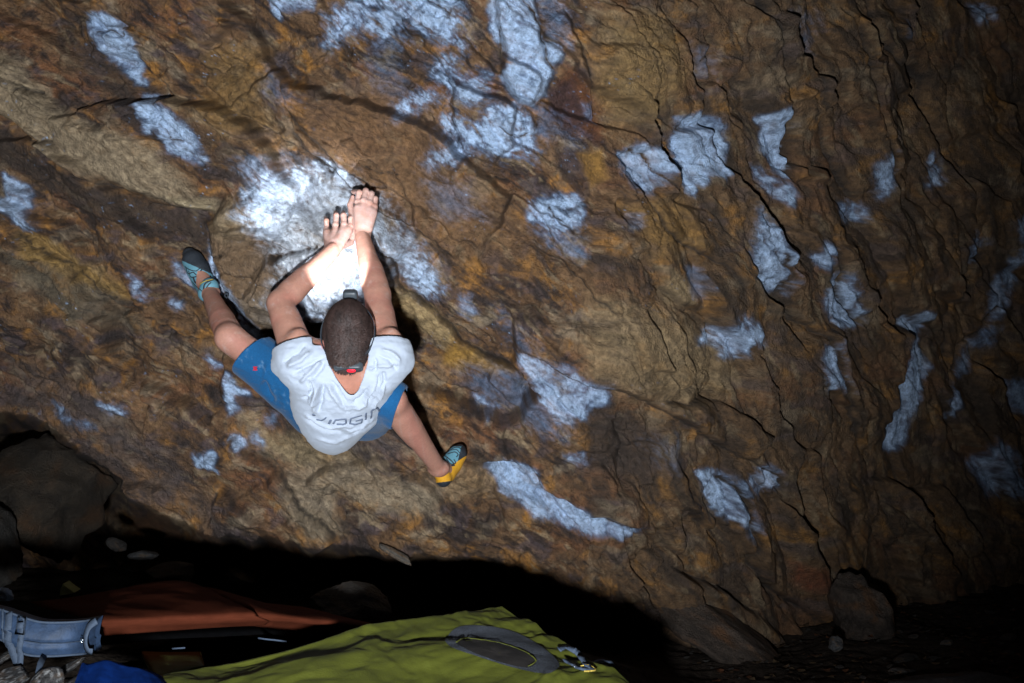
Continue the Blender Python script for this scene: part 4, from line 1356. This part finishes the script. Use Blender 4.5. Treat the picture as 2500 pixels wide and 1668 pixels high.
# arms: deltoid, biceps/triceps, elbow, forearm belly, wrist
for S, E, W, sg in ((LS, LE, LW, -1), (RS, RE, RW, 1)):
    B.chain([S, mixp(S, E, .35), mixp(S, E, .72), E], [.056, .055, .050, .043], .020)
    ud = (E - S) / np.linalg.norm(E - S)
    B.cone(mixp(S, E, .22, 0.018 * AX_F), mixp(S, E, .62, 0.018 * AX_F), .036, .036, .02)
    B.cone(mixp(S, E, .18, -0.016 * AX_F + sg * .012 * AX_R), mixp(S, E, .55, -0.014 * AX_F), .036, .034, .02)
    B.ell(mixp(S, E, .05, sg * 0.014 * AX_R - .004 * AX_F), (ud, AX_R, AX_F), (.070, .052, .052), .025)
    B.cone(E, E + ud * .012 - AX_F * .006, .034, .028, .015)
    B.chain([E, mixp(E, W, .22), mixp(E, W, .45), mixp(E, W, .72), W], [.040, .0455, .042, .033, .0265], .016)
    B.cone(mixp(E, W, .08, sg * 0.014 * AX_R), mixp(E, W, .48, sg * 0.010 * AX_R), .034, .028, .016)
    B.cone(mixp(E, W, .8), W, .028, .0245, .01, flat=(FACE, .82))
    for t0, t1, off, r0 in ((.10, .62, -AX_F * .034 - sg * .012 * AX_R, .009), (.12, .70, -AX_F * .030 + sg * .016 * AX_R, .008), (.45, .97, -AX_F * .024 + sg * .002 * AX_R, .0052), (.45, .97, -AX_F * .022 - sg * .010 * AX_R, .0045)):
        B.cone(mixp(E, W, t0, off * 1.05), mixp(E, W, t1, off * .78), r0, r0 * .6, .008)
    B.cone(mixp(S, E, .30, -AX_F * .044 + sg * .012 * AX_R), mixp(S, E, .74, -AX_F * .036), .014, .008, .016)
# trunk
UPB = at(842, 925, 3.36)
B.cone(mixp(LS, RS, .06), mixp(LS, RS, .94), .066, .066, .04)
B.cone(NECK, at(846, 880, 3.27), .058, .053, .03)
B.chain([UPB, mixp(UPB, PELV, .5), PELV], [.115, .112, .125], .05)
B.cone(mixp(LH, RH, .1), mixp(LH, RH, .9), .100, .100, .04)
B.cone(at(800, 900, 3.33), at(890, 895, 3.32), .085, .085, .04)
B.cone(NECK + AX_R * -.05 - AX_U * .01, mixp(NECK, LS, .6), .04, .04, .03)
B.cone(NECK + AX_R * .05 - AX_U * .01, mixp(NECK, RS, .6), .04, .04, .03)
# legs
for Hh, K_, A_, sg in ((LH, LK, LA, -1), (RH, RK, RA, 1)):
    B.chain([Hh, mixp(Hh, K_, .4), mixp(Hh, K_, .72), mixp(Hh, K_, .9), K_], [.088, .072, .058, .051, .047], .03)
    kd = (K_ - Hh) / np.linalg.norm(K_ - Hh)
    B.cone(K_ - kd * .02, K_ + kd * .012, .044, .040, .02)
    s0, s1 = mixp(K_, A_, .06), A_
    B.chain([K_, mixp(K_, A_, .18), mixp(K_, A_, .36), mixp(K_, A_, .68), A_], [.046, .046, .045, .036, .030], .02)
    calf = (-AX_U * .012 - AX_R * sg * .018) if sg < 0 else (-AX_R * .022 - AX_U * .006)
    B.cone(mixp(K_, A_, .14, calf), mixp(K_, A_, .50, calf * .6), .036, .028, .02)
    B.cone(A_ - AX_R * .022, A_ + AX_R * .022, .020, .020, .012)
# feet inside the shoes
B.chain([LA, at(494, 682, 3.87), at(470, 640, 3.90)], [.032, .032, .026], .015)
B.chain([RA, at(1088, 1148, 3.83), at(1108, 1115, 3.92)], [.032, .032, .026], .015)
# head: skull, jaw, brow, nose, lips, chin, ears
B.ell(HEAD, (AX_R, CROWN, FACE), (.0725, .086, .089), .01)
B.ell(HEAD - CROWN * .045 + FACE * .020, (AX_R, CROWN, FACE), (.060, .085, .075), .02)
B.cone(HEAD - CROWN * .105 + FACE * .060, HEAD - CROWN * .108 + FACE * .078, .026, .018, .02)
B.cone(HEAD - CROWN * .05 - FACE * .040, at(846, 884, 3.28), .058, .054, .030)
for sx in (-1, 1):
    B.cone(HEAD + AX_R * sx * .020 + CROWN * .012 + FACE * .089, HEAD + AX_R * sx * .044 + CROWN * .010 + FACE * .078, .009, .007, .01)
    B.ell(HEAD + AX_R * sx * .030 - CROWN * .010 + FACE * .083, (AX_R, CROWN, FACE), (.012, .007, .010), .004)
    B.ell(HEAD + AX_R * sx * .046 - CROWN * .035 + FACE * .065, (AX_R, CROWN, FACE), (.018, .018, .016), .015)
    ec = HEAD + AX_R * sx * .078 - CROWN * .050 - FACE * .012
    B.ell(ec, (AX_R * .8 - FACE * sx * .6, CROWN, FACE), (.009, .030, .017), .006)
    B.ell(ec - CROWN * .020, (AX_R, CROWN, FACE), (.008, .013, .010), .005)
B.cone(HEAD + CROWN * .004 + FACE * .092, HEAD - CROWN * .038 + FACE * .112, .008, .012, .008)
B.cone(HEAD - CROWN * .068 + FACE * .092 - AX_R * .020, HEAD - CROWN * .068 + FACE * .092 + AX_R * .020, .007, .007, .006)
B.cone(HEAD - CROWN * .079 + FACE * .090 - AX_R * .016, HEAD - CROWN * .079 + FACE * .090 + AX_R * .016, .008, .008, .006)
bV, bF = B.mesh()
bV = relax(bV, bF, 2, 0.4)


# hands: palm, four bent fingers with knuckles, thumb from the side of the palm
def hand(W, E, knuckles, pips, tips, thumb, k=0.006):
    F_ = Field(W - np.array((.15, .16, .10)), W + np.array((.15, .16, .22)), 0.0020)
    d = (W - E) / np.linalg.norm(W - E)
    F_.cone(W - d * .045, W, .0262, .0240, .01)
    mid_ = np.mean(knuckles, 0)
    for q, K_ in enumerate(knuckles):
        F_.cone(mixp(W, mid_, .10) + (K_ - mid_) * .40, K_, .0165, .0102, .012)
    F_.cone(mixp(W, knuckles[0], .3), mixp(W, knuckles[0], .8), .018, .016, .014)
    F_.cone(mixp(W, knuckles[3], .3), mixp(W, knuckles[3], .8), .018, .016, .014)
    for q in range(4):
        r = (.0106, .0108, .0104, .0094)[q]
        K_, P_, T_ = knuckles[q], pips[q], tips[q]
        D_ = mixp(P_, T_, .60)
        F_.ell(K_ - AX_F * .003, (AX_R, AX_U, AX_F), (.0112, .0112, .0112), .006)
        F_.cone(K_, P_, r * 1.06, r * .98, k * .5)
        F_.ell(P_ - AX_F * .001, (AX_R, AX_U, AX_F), (r * 1.08, r * 1.08, r * 1.08), .003)
        F_.cone(P_, D_, r * .96, r * .90, k * .4)
        F_.cone(D_, T_, r * .90, r * .74, k * .4)
    F_.chain(thumb, [.0165, .0135, .0112, .0090], .007)
    v, f = F_.mesh()
    return relax(v, f, 2, 0.35), f


def on_wall(px, py, lift=0.0):
    return at(px, py, wall_d(px, py) - lift)


dl = wall_d(825, 520)
dr = wall_d(893, 462)
# left hand, index finger first
hl = min(dl - .012, 3.69)
LHAND = hand(LW, LE,
             [at(864 - 8, 553, hl - .050), at(848 - 8, 548, hl - .056), at(827 - 8, 549, hl - .054), at(805 - 8, 561, hl - .046)],
             [at(865 - 8, 534, hl - .042), at(847 - 8, 526, hl - .046), at(829 - 8, 526, hl - .044), at(805 - 8, 539, hl - .038)],
             [at(864 - 8, 528, hl + .002), at(846 - 8, 519, hl + .002), at(827 - 8, 519, hl + .002), at(803 - 8, 532, hl + .002)],
             [mixp(LW, at(862 - 8, 585, hl - .03), .35), at(863 - 8, 592, hl - .020), at(872 - 8, 572, hl - .008), at(876 - 8, 556, hl + .002)])
hr = min(dr - .012, 3.69)
RHAND = hand(RW, RE,
             [at(873, 493, hr - .056), at(888, 489, hr - .062), at(903, 495, hr - .058), at(915, 505, hr - .050)],
             [at(877, 470, hr - .050), at(893, 466, hr - .052), at(907, 473, hr - .050), at(917, 485, hr - .042)],
             [at(862, 468, hr + .002), at(892, 468, hr + .006), at(906, 476, hr + .006), at(916, 488, hr + .004)],
             [mixp(RW, at(866, 530, hr - .03), .4), at(860, 522, hr - .022), at(855, 500, hr - .010), at(861, 482, hr + .000)])


def quadcat(parts):
    Vs, Fs, n = [], [], 0
    for v, f in parts:
        Vs.append(v)
        Fs.append(f + n)
        n += len(v)
    return np.concatenate(Vs), np.concatenate(Fs)


pV, pF = quadcat([(bV, bF), LHAND, RHAND])
skin = np.empty_like(pV)
skin[:] = (0.41, 0.205, 0.148)
nz = fbm(pV[:, 0] * 22, pV[:, 2] * 22 + pV[:, 1] * 17, 131, 4)
skin *= (1 + 0.16 * nz)[:, None]
skin = lerp(skin, (0.40, 0.150, 0.115), 0.5 * sstep(-0.1, 0.5, fbm(pV[:, 0] * 9 + 4, pV[:, 2] * 9 + pV[:, 1] * 7, 133, 4)))
red = np.exp(-(np.linalg.norm(pV - NECK, axis=1) / .11) ** 2)
skin = lerp(skin, (0.44, 0.165, 0.105), 0.75 * red)
ears = np.minimum(*[np.linalg.norm(pV - (HEAD + AX_R * s * .080 - CROWN * .05), axis=1) for s in (-1, 1)])
skin = lerp(skin, (0.50, 0.17, 0.15), 0.7 * sstep(.04, .02, ears))
dust = sstep(.10, .5, fbm(pV[:, 0] * 34, pV[:, 2] * 34 + pV[:, 1] * 21, 137, 5, .65))
skin = lerp(skin, (0.46, 0.36, 0.32), 0.45 * dust)
for s_, e_ in ((LE, LW), (RE, RW), (LK, LA), (RK, RA)):
    t_ = np.clip(((pV - s_) @ (e_ - s_)) / ((e_ - s_) @ (e_ - s_)), 0, 1)
    near_ = sstep(.075, .05, np.linalg.norm(pV - s_ - t_[:, None] * (e_ - s_), axis=1)) * sstep(0, .2, t_)
    hairs = sstep(.25, .55, fbm(t_ * 60, (pV[:, 0] + pV[:, 1] - pV[:, 2]) * 260, 139, 3, .6))
    skin = lerp(skin, (0.20, 0.105, 0.075), 0.40 * near_ * hairs)
hand_m = np.zeros(len(pV))
hand_m[len(bV):] = sstep(-0.02, 0.05, (pV[len(bV):] - np.where((np.arange(len(pV) - len(bV)) < len(LHAND[0]))[:, None], LW, RW)) @ AX_U)
skin = lerp(skin, (0.48, 0.38, 0.36), hand_m * np.clip(0.30 + 0.5 * nz, 0, 0.8))
person = obj('person', pV, pF, M_SKIN, origin=PBASE, color=skin)
tag(person, 'climber in white t-shirt and blue shorts gripping the chalky hold with both hands', 'person')

STRAP_S = (FACE * .197 + CROWN * .150) / np.linalg.norm(FACE * .197 + CROWN * .150)
STRAP_N = np.cross(AX_R, STRAP_S)
SGN = np.sign(STRAP_N @ CROWN)
# hair: short, a little longer on top, with fine locks
Hf = Field(HEAD - .17, HEAD + .17, 0.003)
Hf.ell(HEAD + CROWN * .004 - FACE * .002, (AX_R, CROWN, FACE), (.0775, .0900, .0930), .01)
Hf.ell(HEAD + CROWN * .034 + FACE * .028, (AX_R, CROWN, FACE), (.050, .060, .064), .03)
Hf.cone(HEAD - CROWN * .050 - FACE * .046, HEAD - CROWN * .095 - FACE * .040, .064, .058, .02)
hV, hF = Hf.mesh()
q = hV - HEAD
c_, f_, r_ = q @ CROWN, q @ FACE, q @ AX_R
fc = lambda a: a[hF].mean(1)
hm = (fc(q @ STRAP_N) * SGN > -.013) & ~((fc(f_) > .020) & (fc(c_) < .045 + 0.2 * (.09 - fc(f_)))) & ~((fc(c_) < -.034) & (fc(f_) > -.022))
hV, hF, _ = keep(hV, hF, hm)
nn = normals(hV, hF)
q = hV - HEAD
whorl = np.arctan2(q @ FACE + .03, q @ AX_R)
hV = hV + nn * (0.0022 * fbm(whorl * 6, (q @ CROWN) * 26, 141, 4) + 0.0015 * fbm(whorl * 40, (q @ CROWN) * 30, 142, 2))[:, None]
sV, sF = shell(relax(smooth_rim(hV, hF, 4), hF, 1, .3), hF, 0.004)
parts = [(sV, [tuple(f) for f in sF])]
lock = np.random.default_rng(5)
tv, tf = [], []
pick = lock.integers(0, len(hV), 9000)
for i in pick:
    p, n_ = hV[i], nn[i]
    comb = -(CROWN * 0.75 - FACE * 0.35) if (p - HEAD) @ CROWN < .06 else (FACE * 0.9 - CROWN * 0.2)
    t_ = comb - n_ * (comb @ n_) + lock.normal(size=3) * 0.36
    t_ -= n_ * (t_ @ n_)
    t_ /= np.linalg.norm(t_) + 1e-9
    L = lock.uniform(.006, .013) * (1.6 if (p - HEAD) @ CROWN > .05 else 1.0)
    w = np.cross(t_, n_) * 0.0013
    k = len(tv)
    tv += [p + w - n_ * .001, p - w - n_ * .001, p + t_ * L * .6 + n_ * .0032 - w * .6, p + t_ * L * .6 + n_ * .0032 + w * .6, p + t_ * L + n_ * lock.uniform(.001, .0055)]
    tf += [(k, k + 1, k + 2, k + 3), (k + 3, k + 2, k + 4)]
parts.append((np.array(tv), tf))
V, F = join(parts)
hair = obj('hair', V, F, M_HAIR, person, PBASE)

# t-shirt
T = Field(at(840, 950, 3.45) - np.array((.40, .45, .34)), at(840, 950, 3.45) + np.array((.40, .40, .34)), 0.0042)
T.cone(mixp(LS, RS, .04, -AX_U * .012), mixp(LS, RS, .96, -AX_U * .012), .078, .078, .04)
T.ell(at(838, 935, 3.37), (AX_R, AX_U, AX_F), (.178, .125, .150), .05)
T.ell(at(826, 985, 3.46), (AX_R, AX_U, AX_F), (.160, .125, .170), .05)
T.ell(at(815, 1035, 3.52), (AX_R, AX_U, AX_F), (.102, .098, .140), .05)
T.cone(at(811, 1052, 3.54), at(813, 1066, 3.62), .072, .066, .04)
T.cone(at(775, 905, 3.30), at(738, 872, 3.29), .092, .086, .03)
T.cone(at(738, 872, 3.29), mixp(LS, LE, .50), .086, .076, .02)
T.cone(at(735, 902, 3.30), at(688, 894, 3.30), .060, .030, .03)
T.cone(at(908, 900, 3.29), at(942, 866, 3.28), .092, .086, .03)
T.cone(at(942, 866, 3.28), mixp(RS, RE, .48), .086, .076, .02)
T.cone(at(945, 900, 3.29), at(989, 886, 3.29), .060, .024, .03)
tV, tF = T.mesh()
tV = relax(tV, tF, 3, 0.5)
tx, ty, td = proj(tV)
nT = normals(tV, tF)
fold = np.zeros(len(tV))
front = sstep(0.1, -0.3, nT @ AX_F)
jx = tx + 7 * fbm(tx / 40, ty / 40, 151, 3)
jy = ty + 7 * fbm(tx / 40 + 50, ty / 40, 152, 3)
for pts, w, h_ in (
    ([(700, 900), (735, 875), (770, 850)], 6, .007), ([(712, 915), (750, 895), (800, 870)], 6, -.006), ([(690, 888), (725, 862), (752, 838)], 5, -.006),
    ([(730, 935), (765, 905), (790, 875)], 5, .007), ([(760, 930), (780, 905), (796, 880)], 4, -.006), ([(758, 920), (772, 948), (768, 975), (742, 968)], 7, .009),
    ([(752, 930), (762, 955), (752, 972), (735, 970)], 5, -.008), ([(775, 930), (772, 985), (772, 1012)], 7, .008), ([(790, 935), (782, 985), (778, 1010)], 6, -.007),
    ([(797, 935), (820, 970), (845, 998), (862, 1000)], 6, .006), ([(805, 925), (832, 960), (852, 985)], 4, -.004), ([(812, 940), (838, 985), (852, 1010)], 5, -.006),
    ([(862, 1000), (890, 985), (925, 930)], 6, .006), ([(858, 985), (880, 975), (905, 940)], 5, -.005), ([(905, 1005), (930, 960), (940, 920)], 5, .006),
    ([(893, 990), (915, 955), (930, 905)], 4, -.005), ([(915, 875), (922, 898), (915, 912)], 4, -.008), ([(935, 905), (940, 930), (928, 945)], 4, -.007),
    ([(930, 850), (955, 862), (985, 885)], 5, .005), ([(920, 862), (950, 880), (970, 905)], 5, -.005), ([(900, 905), (935, 890), (965, 888)], 5, .005),
    ([(735, 1010), (800, 1042), (880, 1035)], 5, .004), ([(745, 1022), (790, 1050), (850, 1056)], 5, -.005), ([(840, 1048), (880, 1040), (920, 1015)], 4, .005),
    ([(850, 1062), (900, 1045), (925, 1020)], 4, -.005), ([(770, 1070), (820, 1078), (870, 1058)], 5, .003),
):
    d, _, t = line_d(jx, jy, pts)
    fold += 2.1 * h_ * np.exp(-(d / (w * .8)) ** 2) * sstep(0, .18, t) * sstep(1, .75, t)
fold += 0.0030 * fbm(jx / 26, jy / 14, 153, 4) + 0.004 * np.clip(ridge(jx / 60 + jy / 90, jy / 26 - jx / 70, 154, 3), -.2, 1)
tV = tV + nT * (fold * front)[:, None]
tx, ty, td = proj(tV)
mx = lambda a: a[tF].mean(1)
cx_, cy_, cd_ = mx(tx), mx(ty), mx(td)
dead = np.zeros(len(tF), bool)
dead |= (poly_sd(cx_, cy_, [(790, 800), (905, 800), (898, 885), (886, 925), (874, 955), (864, 966), (854, 966), (843, 955), (822, 925), (802, 885)]) < 0) & (cd_ < 3.42)
Pm = tV[tF].mean(1)
for S, E, cut in ((LS, LE, .20), (RS, RE, .18)):
    ud = (E - S) / np.linalg.norm(E - S)
    ax = ud * .8 + AX_U * .6
    ax /= np.linalg.norm(ax)
    c = mixp(S, E, cut)
    near = np.linalg.norm(Pm - c, axis=1) < .24
    dead |= near & ((Pm - c) @ ax > 0)
dead |= (cd_ > 3.70)
tV, tF, _ = keep(tV, tF, ~dead)
tV = relax(smooth_rim(tV, tF), tF, 1, 0.3)
tint = np.empty_like(tV)
tint[:] = (0.40, 0.445, 0.525)
dirt = sstep(0.15, 0.6, fbm(tV[:, 0] * 18, tV[:, 2] * 18 + tV[:, 1] * 9, 155, 4))
tint = lerp(tint, (0.35, 0.39, 0.47), 0.35 * dirt)
sV, sF = shell(tV, tF, 0.0022)
shirt = obj('t_shirt', sV, sF, M_SHIRT, person, PBASE, color=np.concatenate([tint, tint * 0.9]))
tb = bvh_of(shirt)
for pts in ([(798, 880), (820, 922), (841, 955), (853, 969), (865, 969), (875, 957), (888, 926), (900, 880)],):
    s_ = stroke_on(tb, [tuple(p) for p in curve(pts, 40)], 9, 0.0015, 3, 0.003)
LET = [([(763, 1012), (770, 1012)], 5),                                             # tip of the first letter
       ([(773, 1024), (786, 1026), (793, 1022), (797, 1018)], 2.6),
       ([(808, 1024), (803, 1034)], 4.2),
       ([(814, 1034), (819, 1025), (844, 1022), (845, 1032), (838, 1036), (822, 1035)], 3.2),
       ([(883, 1013), (856, 1021), (854, 1033), (866, 1036), (882, 1031), (883, 1023), (868, 1027)], 3.2),
       ([(893, 1007), (892, 1024)], 3.6),
       ([(905, 1021), (907, 1002), (920, 995), (927, 1005)], 3.4)]
parts = []
for pts, w in LET:
    s_ = stroke_on(tb, pts, w * 1.4, 0.0026, 1.5, 0.0006)
    if s_: parts.append(s_)
V, F = join(parts)
obj('printed_lettering', V, F, M_PRINT, shirt, PBASE)

# shorts
S_ = Field(at(820, 940, 3.6) - np.array((.46, .36, .30)), at(820, 940, 3.6) + np.array((.36, .36, .30)), 0.0042)
S_.cone(mixp(LH, RH, .0), mixp(LH, RH, 1.0), .115, .115, .04)
S_.chain([LH - AX_U * .006, mixp(LH, LK, .35, -AX_U * .004), mixp(LH, LK, .62), mixp(LH, LK, .85)], [.105, .098, .089, .086], .03)
S_.chain([RH, mixp(RH, RK, .4), mixp(RH, RK, .8), mixp(RH, RK, 1.0), mixp(RK, RA, .12)], [.100, .092, .078, .070, .072], .03)
oV, oF = S_.mesh()
oV = relax(oV, oF, 3, 0.5)
nS = normals(oV, oF)
ox, oy, od = proj(oV)
fold = 0.004 * ridge((ox + oy * .8) / 90, (oy - ox * .5) / 30, 161, 3)
for pts, w, h_ in (([(640, 930), (655, 960), (672, 985)], 7, -.014), ([(655, 880), (645, 930), (655, 975)], 6, -.008), ([(660, 900), (690, 950), (700, 1010)], 8, .007)):
    d, _, t = line_d(ox, oy, pts)
    fold += h_ * np.exp(-(d / w) ** 2) * sstep(0, .2, t) * sstep(1, .8, t)
oV = oV + nS * fold[:, None]
Pm = oV[oF].mean(1)
dead = np.zeros(len(oF), bool)
c = mixp(LH, LK, .76)
dead |= (np.linalg.norm(Pm - c, axis=1) < .22) & ((Pm - c) @ ((LK - LH) / np.linalg.norm(LK - LH) + AX_F * .65) > 0)
c = at(980, 982, 3.42)
dead |= (np.linalg.norm(Pm - c, axis=1) < .16) & ((Pm - c) @ (AX_R * .93 - AX_U * .36) > 0)
oV, oF, _ = keep(oV, oF, ~dead)
st = fbm(oV[:, 0] * 30, oV[:, 2] * 30 + oV[:, 1] * 20, 163, 5, .65)
tint = np.empty_like(oV)
tint[:] = (0.010, 0.080, 0.200)
tint = lerp(tint, (0.16, 0.27, 0.40), 0.55 * sstep(.22, .6, st))
oV = smooth_rim(oV, oF)
sV, sF = shell(oV, oF, 0.0025)
shorts = obj('shorts', sV, sF, M_SHORTS, person, PBASE, color=np.concatenate([tint, tint * .7]))
ob = bvh_of(shorts)
parts = []
for pts in ([(619, 899), (627, 899)], [(623, 894), (623, 905)], [(618, 895), (621, 897)], [(628, 895), (625, 897)], [(618, 904), (621, 901)], [(628, 904), (625, 901)]):
    s_ = stroke_on(ob, pts, 3.0, 0.0022, 1.0, 0.0008)
    if s_: parts.append(s_)
if parts:
    V, F = join(parts)
    obj('emblem', V, F, M_RED, shorts, PBASE)


# climbing shoes
def shoe(pts, rad, extra, classify, lines, laces, loops, side):
    lo, hi = np.min(pts, 0) - .09, np.max(pts, 0) + .09
    Z = Field(lo, hi, 0.0022)
    Z.chain(pts, rad, .014)
    for e in extra:
        Z.cone(*e)
    v, f = Z.mesh()
    v = relax(v, f, 3, .45)
    x, y, d = proj(v[f].mean(1))
    cls = classify(x, y, d)
    main = None
    for k, (nm, mt) in enumerate((('climbing_shoe', M_SHOE), ('toe_cap', M_RUBBER), ('heel_rand', M_YELLOW), ('heel_cup', M_RUBBER))):
        if not (cls == k).any(): continue
        kv, kf, _ = keep(v, f, cls == k)
        o = obj(nm, kv, kf, mt, person if k == 0 else main, PBASE)
        if k == 0:
            main = o
            zb = BVHTree.FromPolygons([Vector(p) for p in v], [tuple(q) for q in f.tolist()])
    parts = [s for s in (stroke_on(zb, [tuple(p) for p in curve(l, 24)], w, .0008, 1.5, .0008) for l, w in lines) if s]
    if parts:
        V, F = join(parts)
        obj('stripes', V, F, M_RUBBER, main, PBASE)
    for l in laces:
        P_ = [hit(zb, q[0], q[1], .0025)[0] for q in curve(l, 12)]
        P_ = [p for p in P_ if p is not None]
        if len(P_) > 2:
            V, F = tube(P_, .0020, 6)
            obj('lace', V, F, M_LACE, main, PBASE)
    for l in loops:
        V, F = tube([at(*q) for q in curve(l, 14)], .0035, 6)
        obj('pull_loop', V, F, M_STRAP, main, PBASE)
    return main


wl = min(wall_d(462, 622), wall_d(480, 650)) - .01
shoe([at(506, 712, 3.845), at(496, 684, 3.885), at(484, 660, wl - .055), at(471, 636, wl - .042), at(463, 622, wl - .030)], [.034, .040, .044, .041, .028],
     [(at(512, 700, 3.82), at(505, 716, 3.82), .034, .034, .012), (at(488, 690, 3.90), at(470, 640, wl - .02), .03, .028, .01)],
     lambda x, y, d: np.where((y < 648 + (x - 470) * .45), 1, 0),
     [([(452, 651), (462, 658), (478, 662), (490, 655), (506, 660)], 2.2), ([(455, 655), (460, 668), (472, 665), (480, 672), (487, 668)], 2.6), ([(461, 661), (466, 676), (478, 676), (489, 672), (491, 660), (501, 656)], 2.6),
      ([(472, 676), (478, 690), (490, 683), (515, 675)], 5), ([(484, 694), (488, 688), (493, 686)], 2.4), ([(497, 708), (500, 695), (508, 688), (520, 683)], 4.5), ([(503, 705), (508, 697), (515, 690)], 2.5), ([(470, 688), (480, 700), (500, 716)], 2.2)],
     [[(490, 695), (494, 682), (503, 668)], [(488, 696), (500, 688), (520, 683)]],
     [[(548, 722, 3.84), (552, 716, 3.84), (557, 720, 3.84), (554, 727, 3.84), (548, 722, 3.84)]], -1)
wr_ = min(wall_d(1125, 1100), wall_d(1115, 1120)) - .012
shoe([at(1082, 1172, 3.815), at(1090, 1150, 3.835), at(1104, 1130, 3.87), at(1117, 1110, min(wr_ - .045, 3.93)), at(1122, 1101, min(wr_ - .03, 3.95))], [.028, .036, .041, .036, .026],
     [(at(1076, 1150, 3.79), at(1084, 1168, 3.80), .032, .028, .012), (at(1092, 1160, 3.84), at(1122, 1118, 3.93), .03, .024, .01)],
     lambda x, y, d: np.where(y > 1176 + (x - 1090) * -.12, 3, np.where(y > 1158 - (x - 1066) * .62, 2, np.where((x > 1124 + (1100 - y) * .25) | (y < 1090), 1, 0))),
     [([(1090, 1107), (1108, 1094), (1122, 1094), (1127, 1105), (1120, 1112)], 2.6), ([(1093, 1109), (1110, 1104), (1118, 1110), (1114, 1116)], 2.6), ([(1084, 1112), (1098, 1122), (1108, 1132)], 2.8),
      ([(1090, 1120), (1100, 1133), (1112, 1131), (1108, 1122)], 2.4), ([(1098, 1138), (1110, 1136)], 4), ([(1100, 1100), (1114, 1098), (1122, 1106)], 2)],
     [], [[(1057, 1158, 3.76), (1050, 1154, 3.75), (1049, 1148, 3.75), (1055, 1146, 3.76), (1060, 1152, 3.76)], [(1072, 1156, 3.755), (1078, 1150, 3.75), (1080, 1156, 3.75), (1074, 1160, 3.755)]], 1)

# headlamp: strap round the head, lamp at the forehead, battery box with a red light at the back
ring = []
sdir = STRAP_S
for k in range(48):
    th = 2 * math.pi * k / 48
    dr_ = math.cos(th) * sdir + math.sin(th) * AX_R
    r_ = 1.0 / math.sqrt((dr_ @ AX_R / .0855) ** 2 + (dr_ @ CROWN / .108) ** 2 + (dr_ @ FACE / .105) ** 2)
    ring.append((HEAD - CROWN * .004 + dr_ * r_, dr_))
sn = np.cross(sdir, AX_R)
V, F = [], []
for p, dr_ in ring:
    for a, b in ((-1, 0), (1, 0), (1, 1), (-1, 1)):
        V.append(p + sn * a * .016 + dr_ * b * .0025)
for i in range(48):
    j = (i + 1) % 48
    for k in range(4):
        F.append((i * 4 + k, j * 4 + k, j * 4 + (k + 1) % 4, i * 4 + (k + 1) % 4))
lampstrap = obj('headlamp', V, F, M_STRAP, person, PBASE)


def rbox(c, ax, half, r=.3):
    V, F = ICO[4]
    s = np.sign(V) * np.abs(V) ** r
    s /= np.abs(s).max(0)
    return c + (s * np.asarray(half)) @ np.array([a / np.linalg.norm(a) for a in ax]), F


back = -sdir
bp = ring[24][0] + back * .008 + AX_R * .008
bn = np.cross(AX_R, back)
V, F = rbox(bp, (AX_R, bn, back), (.046, .021, .014), .45)
obj('battery_box', V, F, M_PLASTIC, lampstrap, PBASE)
rp = bp + AX_R * .010 + back * .0135
if (bn @ AX_U) < 0: bn = -bn
V, F = rbox(rp + bn * .004, (AX_R, bn, back), (.0135, .0085, .005), .6)
obj('red_light', V, F, M_REDLAMP, lampstrap, PBASE)
fp = ring[0][0] + sdir * .020 + CROWN * .012
V, F = rbox(fp, (AX_R, CROWN, FACE), (.024, .019, .016), .5)
obj('lamp_head', V, F, M_PLASTIC, lampstrap, PBASE)
aim = at(822, 586, 3.72) - fp
aim /= np.linalg.norm(aim)
lens = fp + aim * .021
V, F = tube([lens - aim * .003, lens + aim * .001], .011, 16)
obj('lens', V, F, M_LENS, lampstrap, PBASE)
beam = spot('headlamp_beam', lens + aim * .006, at(808, 580, 3.72), 27.0, 60.0, 0.45, (0.84, 0.92, 1.0), 0.006)
